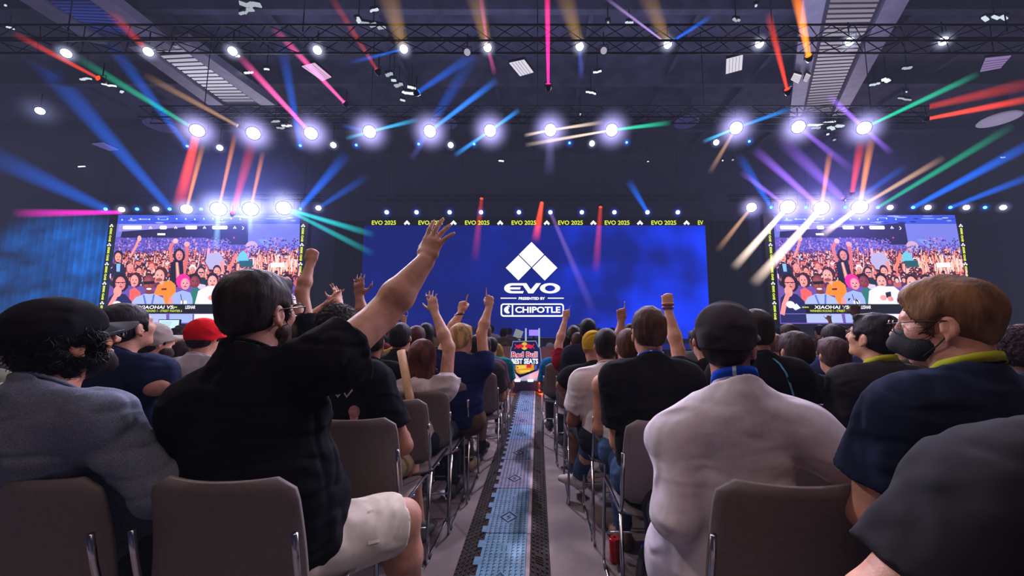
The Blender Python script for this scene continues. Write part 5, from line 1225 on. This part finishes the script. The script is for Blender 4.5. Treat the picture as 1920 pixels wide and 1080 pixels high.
add_lanyard(Q, (170,170,40), .03, None, (.07,.074), .06)
Q = mp('person in black jersey with pale blue piping, mostly hidden behind the dark cap', (1414,622,2.02), wid=1.1, hair=('crop',(46,36,32)), sk=SK[0], shirt=((28,27,32),'cotton','short'), seed=67)
def ribbon(pts, w): return [[(a[0]-w,a[1]),(a[0]+w,a[1]),(b[0]+w,b[1]),(b[0]-w,b[1])] for a, b in zip(pts, pts[1:])]
decal(Q, ribbon([(1450,672),(1462,682),(1474,700),(1482,722),(1488,742)], 2.), mat('piping_blue', (100,180,220), .7, 0, .3, 40, 0, 1))
Q = mp('person in black t-shirt and yellow lanyard with thick dark brown hair', (1490,660,2.28), hair=('short',(50,36,34)), sk=SK[1], shirt=((32,30,34),'cotton','short'), seed=68); add_lanyard(Q, (160,160,50), .014)
mp('person with dark curly hair close to the frame edge behind the masked one', (1902,662,1.95), hair=('curly',(46,30,34)), sk=SK[3], shirt=(BK,'cotton','short'), seed=69)
# third row
mp('person in white polo shirt with short black hair, seated by the aisle', (1136,650,2.5), wid=.95, hair=('crop',(30,26,26)), sk=SK[2], shirt=((214,206,208),'cotton','short'), pants=((40,42,52),'cotton','short'), seed=71, cxy=(.56,2.3), neckcut=.045, legs={'L': dict(kn=at(1082,792,2.88), an=at(1078,872,2.98))})
Q = mp('bare-shouldered person in pale tank top and jeans, legs crossed toward the aisle', (1178,652,2.28), hair=('crop',(84,52,40)), sk=(206,146,120), shirt=((206,200,200),'cotton','none'), pants=((64,88,124),'denim','long'), shoe=(206,196,190), wid=.95, seed=72, cxy=(.66,2.02), hh=.95,
  arms={'L': dict(el=at(1124,800,2.3), wr=at(1140,838,2.5), hand='relaxed', dir=V(.2,1,-.2), n=V(0,0,-1)), 'R':'lap'}, legs={'L': dict(kn=at(1108,832,2.72), an=at(1084,893,2.86), fd=V(-.6,.5,0))})
add_lanyard(Q, (60,100,200), .018, ((200,200,220),6))
Q = mp('long-haired person in white t-shirt, bent bare arm lifted with open hand', (793,672,2.55), hair=('long',(84,46,38)), sk=SK[4], shirt=((212,200,200),'cotton','short'), wid=.92, seed=73, cxy=(-.78,2.42), hh=.98,
  arms={'R': dict(el=at(842,652,2.58), wr=at(815,585,2.64), hand='open', dir=nz(at(806,545,2.66)-at(815,585,2.64)), n=V(.1,1,0), cuff=.3, cuffr=1.25), 'L':'lap'})
mp('person in heather-white t-shirt and red cap worn over a black band', (384,634,2.65), wid=1.14, fat=.02, hair=('crop',(30,26,26)), sk=SK[0], shirt=((170,164,172),'cotton','short'), hat=('cap',(206,24,32)), seed=74)
Q = mp('person in grey cap and black top, face turned to the picture screen', (289,642,2.6), yaw=22, pitch=6, hair=('crop',(40,32,30)), sk=SK[4], shirt=((36,36,40),'cotton','short'), hat=('cap',(150,142,136)), beard=(50,36,32), seed=75); add_lanyard(Q, (206,196,40), .04)
mp('person in black polo with close-cropped black hair beside the cardboard tube', (752,634,2.95), wid=1.0, hair=('crop',(28,24,26)), sk=SK[1], shirt=(BK,'cotton','short'), neckcut=.045, seed=76)
Q = mp('fair-haired person in navy t-shirt, both arms up with pointing fingers', (866,636,2.95), yaw=28, hair=('short',(172,140,92)), sk=SK[0], shirt=((26,34,78),'cotton','short'), pants=((82,64,48),'cotton','long'), shoe=(176,146,110), legs={'R': dict(kn=at(860,800,3.3), an=at(882,862,3.42))}, wid=1.04, seed=77, cxy=(-.74,2.82),
  arms={'R': dict(el=at(903,625,3.), wr=at(917,576,3.06), hand='point', dir=V(.02,.1,1), n=V(-.4,1,0), cuff=.4), 'L': dict(el=at(843,624,3.05), wr=at(864,586,3.1), hand='point', dir=V(.12,.1,1), n=V(.4,1,0), cuff=.4)})
pw2 = at(861,590,3.1)-Q['o']; MB().tube([pw2+V(.034*math.cos(q),.03*math.sin(q),.008*math.cos(q)) for q in np.linspace(0,6.28,13)[:-1]], .011, 6, True).obj('wristwatch', mat('watch_black',(20,20,24),.4,0,0,1,0,1), Q['root'], True)
add_glasses(Q, (60,50,46))
mp('person with raised fist, hidden behind the heavy-set one in glasses', (548,640,2.2), hair=('short',(60,44,36)), sk=SK[0], shirt=(BK,'cotton','short'), seed=78, arms={'R': dict(el=at(566,548,2.22), wr=at(582,494,2.26), hand='fist', dir=V(.06,.05,1), n=V(-.3,1,0), w=.85, hs=.92), 'L':'lap'})
mp('brown-haired person clapping both hands overhead', (597,640,2.62), hair=('shag',(88,58,40)), sk=SK[4], shirt=((60,50,56),'cotton','short'), wid=.92, seed=79, arms={'L': dict(el=at(566,610,2.6), wr=at(609,574,2.64), hand='open', dir=V(.6,.1,.75), n=V(.8,.2,-.5)), 'R': dict(el=at(652,612,2.62), wr=at(637,573,2.66), hand='open', dir=V(-.25,.05,1), n=V(-1,.2,-.2))})
mp('person holding one open hand straight up behind the raised bare arm', (700,640,2.6), hair=('short',(40,32,30)), sk=SK[2], shirt=(BK,'cotton','short'), seed=80, arms={'L': dict(el=at(681,598,2.58), wr=at(674,556,2.6), hand='open', dir=V(-.1,.05,1), n=V(0,1,0)), 'R':'lap'})
Q = mp('person with one fist up and beaded wrist, black sleeve, behind the bare nape', (1322,640,2.42), hair=('crop',(36,30,30)), sk=SK[4], shirt=(BK,'cotton','short'), seed=81, arms={'L': dict(el=at(1272,660,2.44), wr=at(1252,578,2.5), hand='fist', dir=V(0,.03,1), n=V(.2,1,0), cuff=.5), 'R':'lap'})
for k, (vv, c) in enumerate(((570,(190,120,90)),(577,(120,70,140)))):
    pw2 = at(1252,vv,2.5)-Q['o']; MB().tube([pw2+V(.036*math.cos(q),.03*math.sin(q),0) for q in np.linspace(0,6.28,15)[:-1]], .008, 6, True).obj('bracelet', mat('bead',c,.5,0,0,1,0,1), Q['root'], True)
mp('person pointing one finger up, seated beyond the tank top', (1203,655,2.95), hair=('crop',(40,32,30)), sk=SK[2], shirt=(BK,'cotton','short'), seed=82, arms={'L': dict(el=at(1160,642,2.97), wr=at(1165,602,3.), hand='point', dir=V(.03,.05,1), n=V(0,1,0)), 'R':'lap'})
mp('person in teal t-shirt with brown hair, leaning low among the far seats', (1562,668,2.45), yaw=12, hair=('short',(66,44,42)), sk=SK[1], shirt=((60,92,104),'cotton','short'), seed=83)
# further rows along the aisle
Q = mp('person in black t-shirt and mustard yellow cap beside the aisle', (1112,652,3.05), hair=None, sk=SK[1], shirt=((26,25,28),'cotton','short'), hat=('cap',(170,130,30)), seed=84, arms={'L': dict(el=at(1052,722,3.1), wr=at(1070,756,3.3), hand='relaxed', dir=V(.2,1,-.3), n=V(0,0,-1)), 'R':'lap'})
mp('tall person with close-cropped black hair in dark top beyond the yellow cap', (1102,620,R5), hair=('crop',(26,24,28)), sk=SK[3], shirt=((34,36,50),'cotton','short'), seed=85)
mp('balding person in dark red t-shirt with one pale arm pointing up', (1083,643,3.8), hair=('buzz',(70,44,36)), sk=SK[4], shirt=((134,22,40),'cotton','short'), seed=86, hh=.9, arms={'L': dict(el=at(1047,648,3.85), wr=at(1060,598,3.9), hand='point', dir=V(.15,.05,1), n=V(0,1,0)), 'R':'lap'})
mp('black-haired person in navy hoodie between the red and blue shirts', (1076,632,4.4), hair=('curly',(24,22,26)), sk=SK[3], shirt=((28,30,50),'cotton','long'), seed=87)
mp('person in bright blue t-shirt at the aisle beyond the red shirt', (1054,648,4.4), hair=('crop',(30,26,28)), sk=SK[2], shirt=((20,98,150),'cotton','short'), seed=88)
Q = mp('person in beige shirt and grey cap with dark strap across the back', (1031,655,7.9), hair=('crop',(60,50,44)), sk=SK[0], shirt=((196,176,168),'cotton','short'), hat=('cap',(150,150,160)), seed=89)
decal(Q, ribbon([(1024,676),(1028,671),(1033,666),(1036,662)], 2.), mat('strap_black',(24,22,24),.7,0,0,1,0,1), 'shoulder_strap')
mp('person in dark grey t-shirt and navy shorts, bare knee at the aisle', (897,650,3.62), hair=('crop',(34,28,28)), sk=SK[1], shirt=((52,50,52),'cotton','short'), pants=((30,34,52),'cotton','short'), shoe=(26,26,28), legs={'R': dict(kn=at(905,772,3.92), an=at(904,832,3.86))}, seed=90)
Q = mp('person in purple plaid shirt beside the aisle', (908,650,4.2), hair=('crop',(34,28,28)), sk=SK[1], shirt=((92,48,78),'cotton','short'), seed=91)
mp('person in teal t-shirt with short black hair near the sign', (922,650,4.75), wid=1.08, hair=('crop',(30,26,26)), sk=SK[1], shirt=((18,112,118),'cotton','short'), pants=((70,74,84),'cotton','short'), shoe=(190,184,180), seed=92)
mp('brown-haired person just beside the shield sign', (948,652,7.95), hair=('short',(96,62,44)), sk=SK[0], shirt=((60,60,76),'cotton','short'), seed=93)
mp('red-haired person in dark top just beyond the long-haired one in white', (781,636,3.5), hair=('short',(70,36,34)), sk=SK[0], shirt=((60,40,48),'cotton','short'), seed=94)
mp('person in yellow bucket hat and black top', (329,648,4.1), hair=('crop',(40,32,30)), sk=SK[0], shirt=(BK,'cotton','short'), hat=('bucket',(206,160,30)), seed=95)
mp('person with long dark brown hair beside the red cap', (350,664,3.35), hair=('long',(48,32,30)), sk=SK[1], shirt=((40,36,44),'cotton','short'), seed=96)
mp('person at the picture edge with one hand up before the blue drape', (-34,650,3.2), hair=('curly',(36,30,30)), sk=SK[0], shirt=((70,66,60),'cotton','short'), seed=97, arms={'R': dict(el=at(3,652,3.2), wr=at(3,618,3.22), hand='open', dir=V(0,.05,1), n=V(.3,1,0)), 'L':'lap'})
# ---------------------------------------------------------------- chairs under everyone in the near rows
for P, ty, lb in CHAIRS:
    wds = lb.replace(',', ' ,').split(); k = wds.index(',') if ',' in wds else len(wds)
    put_chair(P[0], P[1]+.02, -math.radians(ty), 'grey stacking chair of the '+' '.join(wds[:min(k, 11)]), 'stacking chairs')
put_chair(-.83, 2.40, 0, 'grey stacking chair with nobody visible on it, just behind the long-haired person', 'stacking chairs')
# ---------------------------------------------------------------- the crowd beyond: a few figures, each copied as its own person
rg = random.Random(12)
protos = []
for i, (hr, sd_) in enumerate((('crop',101),('short',102),('curly',103),('long',104),('crop',105),('short',106))):
    h0 = len(bpy.data.objects)
    ar = {4: {'R': dict(el=V(.3,.1,1.06)+V(0,6,0), wr=V(.28,.12,1.32)+V(0,6,0), hand='open', dir=V(0,.1,1), n=V(0,1,0)), 'L':'lap'}}.get(i)
    Q = person('proto', V(0,6,1.13), hair=(hr,(40,32,30)), arms=ar, shirt=((60,60,60),'cotton','short'), h=.02, seed=sd_, chair=False, wr_amp=.003, collar=False, wid=rg.uniform(.92,1.08), hat=('cap',(40,40,60)) if i == 5 else None)
    protos.append(Q['root'])
SHC = [((30,30,34),'black'),((34,40,66),'navy'),((96,96,102),'grey'),((190,184,190),'white'),((110,34,44),'dark red'),((40,78,96),'teal'),((84,76,60),'olive'),((60,70,120),'blue'),((150,120,60),'mustard')]
HRC = [((28,24,26),'black'),((62,42,34),'brown'),((110,76,50),'light brown'),((36,28,28),'dark')]
used = {}
taken = [(P[0], P[1]) for P, _, _ in CHAIRS]
n_far = 0; cand = []
for r_ in range(16):
    Y = 2.6+r_*.62
    for side in (-1, 1):
        for c in range(40):
            x = side*(.82+c*.56)+rg.uniform(-.05,.05); y = Y+rg.uniform(-.05,.05)
            if any(abs(x-a) < .46 and abs(y-b_) < .5 for a, b_ in taken): continue
            u = CX+x/y*F
            if not (-60 < u < 1975): continue
            if Y < 3.0 and not (u < 60 or u > 1400): continue
            if 415 < u < 580 and Y < 9: continue
            if 600 < u < 700 or 1180 < u < 1300: continue
            p = .9 if Y < 5 else .75 if Y < 8 else .6
            if rg.random() > p: continue
            if Y > 5.2 and rg.random() > (.8 if 880 < u < 1080 else .5): continue
            cand.append((x, y))
used_p = set()
for x, y in cand[:230]:
    i = rg.choices(range(6), (5,5,3,3,.7,2))[0]; pr_o = protos[i]
    if i in used_p:
        c = dup(pr_o)
    else: c = pr_o; used_p.add(i)
    z = rg.uniform(-.05,.05)
    c.location = (x, y, 0); c.rotation_euler = (0, 0, rg.uniform(-.25,.25)); c.scale = (1, 1, 1+z)
    sc, sn = rg.choice(SHC); hc, hn = rg.choice(HRC); sk_ = rg.choice(SK)
    for ch in c.children:
        k = ch.name.split('.')[0]
        mm = {'shirt': fab(sc), 'hair': hairm(hc), 'body': skin(sk_), 'trousers': fab(rg.choice([(40,42,52),(54,60,76),(30,30,34)]))}.get(k)
        if mm: ch.material_slots[0].link = 'OBJECT'; ch.material_slots[0].material = mm
    side = 'raised-hand side' if x < 0 else 'white-sweatshirt side'; dist = 'middle rows' if y < 5 else 'stage rows'
    arm = ', arm up' if i == 4 else ''
    hh_ = "dark cap" if i == 5 else hn+" hair"; lb = f'spectator in {sn} top, {hh_}{arm}, {dist}, {side} of aisle'
    if y < 4.6 and abs(x) < 2.4: put_chair(x, y+.02, c.rotation_euler[2], f'grey stacking chair under a {sn} top and {hh_}, middle rows, {side}', f'chairs under {sn} tops and {hh_}, {side}')
    c['label'] = lb; c['group'] = lb.replace('spectator', 'spectators'); c['category'] = 'person'; n_far += 1
print('FAR', n_far)
# ---------------------------------------------------------------- things carried or left lying about
p0, p1 = at(752,658,2.42), at(767,738,2.33); t = thing('cardboard_tube', 'tan cardboard tube standing upright between the seats', 'tube', tuple(p1))
d = p0-p1; pe = p1+d*(-p1[2]/d[2]) if False else p1-nz(d)*.30
tb = mat('kraft_card', (186,146,110), .75, 0, .12, 20, .1, 80)
R = aim(d); MB().lathe([(.026,0),(.026,np.linalg.norm(p0-pe)),(.021,np.linalg.norm(p0-pe)),(.021,np.linalg.norm(p0-pe)-.03),(.001,np.linalg.norm(p0-pe)-.03)], 18, pe-p1, R).obj('tube_wall', tb, t, True)
MB().lathe([(.028,0),(.028,.02),(.001,.022)], 18, pe-p1-nz(d)*.002, R).obj('end_cap', mat('card_cap',(210,190,160),.6,0,0,1,0,1), t, True)
def sheet(u, v, z, w, l, rz, lb):
    p = atz(u, v, z); o_ = MB().box((0,0,0), (w,l,.004)).obj('paper_sheet', mat('paper_white',(226,222,220),.7,0,.05,10,0,1)); o_.location = tuple(p); o_.rotation_euler = (0,0,rz); tag(o_, lb, 'paper')
t = thing('backpack', 'dark backpack lying under the seats with paper on top', 'bag', (-.86,3.36,0))
S = Sdf(); S.cone(V(-.16,0,.11), V(.16,0,.11), (.14,.10), (.14,.10), V(0,1,0), .03); S.cut(V(0,0,.004), V(0,0,-1)); S.wrinkle(.006, 30, 4); S.obj('bag_body', .012, fab((44,42,40)), t)
S = Sdf(); S.ell((0,-.13,.10), (.11,.03,.06)); S.obj('bag_pocket', .01, fab((54,52,48)), t); MB().tube([V(-.1,0,.2), V(-.05,0,.25), V(.05,0,.25), V(.1,0,.2)], .01, 6).obj('bag_handle', fab((30,30,32)), t, True)
sheet(812,838,.235,.2,.14,.3,'white sheet of paper lying on the dark backpack under the seats')
def can(u, v, Y, c, lb):
    p = at(u, v, Y); t = thing('drink_can', lb, 'drink can', (p[0],Y,0)); MB().lathe([(.026,0),(.033,.008),(.033,.112),(.027,.122),(.025,.122)], 16).obj('can_body', mat('can_paint',c,.3,.4,0,1,0,1), t, True); MB().lathe([(.025,.119),(.001,.119)], 16).obj('can_lid', chrome, t, True)
    MB().box((0,.006,.121), (.012,.02,.002)).obj('pull_tab', chrome, t)
can(1152,975,2.16,(190,30,34),'red drink can on the floor beside the chair legs'); can(1212,985,2.1,(40,70,150),'blue drink can on the floor under the chair')
p = at(1246,1010,1.62); t = thing('shoulder_bag', 'black shoulder bag slumped on the floor beside the white sweatshirt', 'bag', (p[0],1.72,0))
S = Sdf(); S.ell((0,0,.16), (.09,.15,.17)); S.cut(V(0,0,.004), V(0,0,-1)); S.wrinkle(.008, 24, 8); S.obj('bag_body', .010, fab((34,33,36)), t); MB().tube([V(0,-.1,.27), V(.01,-.06,.40), V(.01,.06,.40), V(0,.1,.27)], .012, 8).obj('bag_strap', mat('tan_strap',(170,110,80),.6,0,0,1,0,1), t, True)
o_ = MB().tube([atz(1052,876,.012), atz(1068,877,.012)], .01, 6).obj('floor_scrap', mat('dark_strip',(52,30,30),.7,0,0,1,0,1)); tag(o_, 'short dark strip lying on the bare concrete by the aisle', 'scrap')
# ---------------------------------------------------------------- camera, light, haze
AIR_GLOW = .0028
cam = bpy.data.cameras.new('camera'); co = bpy.data.objects.new('camera', cam); COL.objects.link(co)
cam.sensor_width = 36; cam.lens = F/1920*36; cam.shift_x = -48/1920; cam.clip_start = .05; cam.clip_end = 200
co.location = (0,0,HC); co.rotation_euler = (math.pi/2+TH,0,0); scene.camera = co
def light(kind, name, loc, tgt, e, col, size=1., sy=None, **k):
    l = bpy.data.lights.new(name, kind); l.energy = e; l.color = tuple(lin(col)); o_ = bpy.data.objects.new(name, l); COL.objects.link(o_); o_.location = loc
    o_.rotation_euler = (Vector(tgt)-Vector(loc)).to_track_quat('-Z','Y').to_euler()
    if kind == 'AREA':
        l.size = size
        if sy: l.shape = 'RECTANGLE'; l.size_y = sy
    elif kind == 'SPOT': l.spot_size = k.get('ang',1.); l.spot_blend = .6; l.shadow_soft_size = size
    else: l.shadow_soft_size = size
    return o_
for i, (x, e) in enumerate(((-9,3800),(-3.5,3800),(2.5,3800),(8.5,3800))):
    light('SPOT', 'stage_key', (x,12.2,8.6), (x*.25,1.6,1.), e, (236,226,255), .25, ang=.9)
light('SPOT', 'side_key', (-6.5,3.,7.6), (.5,1.3,.8), 800, (255,240,236), .3, ang=.8); light('SPOT', 'side_key', (6,3.2,7.8), (-.6,1.4,.8), 600, (240,226,255), .3, ang=.8)  # high side spots, out of view, aimed at the front rows
light('AREA', 'added_fill', (0,-1.0,6.8), (0,3.2,.6), 100, (255,220,206), 7, 2.5)  # added fill lamp, out of view, brightening the near rows
light('AREA', 'added_overhead_fill', (0,4.5,7.6), (0,4.5,0), 110, (226,216,255), 9, 5)  # added overhead lamp, out of view, lifting the seated rows
for x in (-30.5,): 
    s_ = light('SPOT', 'drape_wash', (-27,14,8), (-30,23,3.2), 8000, (14,140,235), .4, ang=1.15); l = s_.data; l.use_nodes = True; nt = l.node_tree
    em = nt.nodes['Emission']; tc = nt.nodes.new('ShaderNodeTexCoord'); mp_ = nt.nodes.new('ShaderNodeMapping'); mp_.inputs['Scale'].default_value = (3,11,3); n = nt.nodes.new('ShaderNodeTexNoise'); n.inputs['Scale'].default_value = 1.6; n.inputs['Distortion'].default_value = 1.2
    r = nt.nodes.new('ShaderNodeMapRange'); r.inputs[1].default_value = .38; r.inputs[2].default_value = .7; r.inputs[3].default_value = .15; r.inputs[4].default_value = 2.2
    nt.links.new(tc.outputs['Normal'], mp_.inputs[0]); nt.links.new(mp_.outputs[0], n.inputs['Vector']); nt.links.new(n.outputs['Fac'], r.inputs[0]); nt.links.new(r.outputs[0], em.inputs['Strength'])
light('AREA', 'added_roof_wash', (0,9,9.2), (0,9,13), 1100, (160,160,215), 24, 10)  # added area lamp brightening the dark roof
w = bpy.data.worlds.new('hall'); scene.world = w; w.use_nodes = True; nt = w.node_tree
nt.nodes['Background'].inputs[0].default_value = (.02,.02,.035,1); nt.nodes['Background'].inputs[1].default_value = 1
pv = nt.nodes.new('ShaderNodeVolumePrincipled'); pv.inputs['Density'].default_value = 0; pv.inputs['Emission Strength'].default_value = AIR_GLOW; pv.inputs['Emission Color'].default_value = (.27,.28,.5,1)  # even volume glow painted in for lamp light scattered by haze
nt.links.new(pv.outputs[0], nt.nodes['World Output'].inputs['Volume'])
scene.view_settings.view_transform = 'Standard'; scene.view_settings.look = 'None'
scene.cycles.use_denoising = True; scene.cycles.use_adaptive_sampling = True; scene.cycles.adaptive_threshold = .03; scene.cycles.adaptive_min_samples = 16; scene.cycles.max_bounces = 6; scene.cycles.diffuse_bounces = 3; scene.cycles.glossy_bounces = 3; scene.cycles.transparent_max_bounces = 16; scene.cycles.volume_bounces = 0
scene.cycles.volume_max_steps = 64; scene.cycles.volume_step_rate = 2.0; scene.cycles.sample_clamp_indirect = 4
bpy.context.view_layer.update()
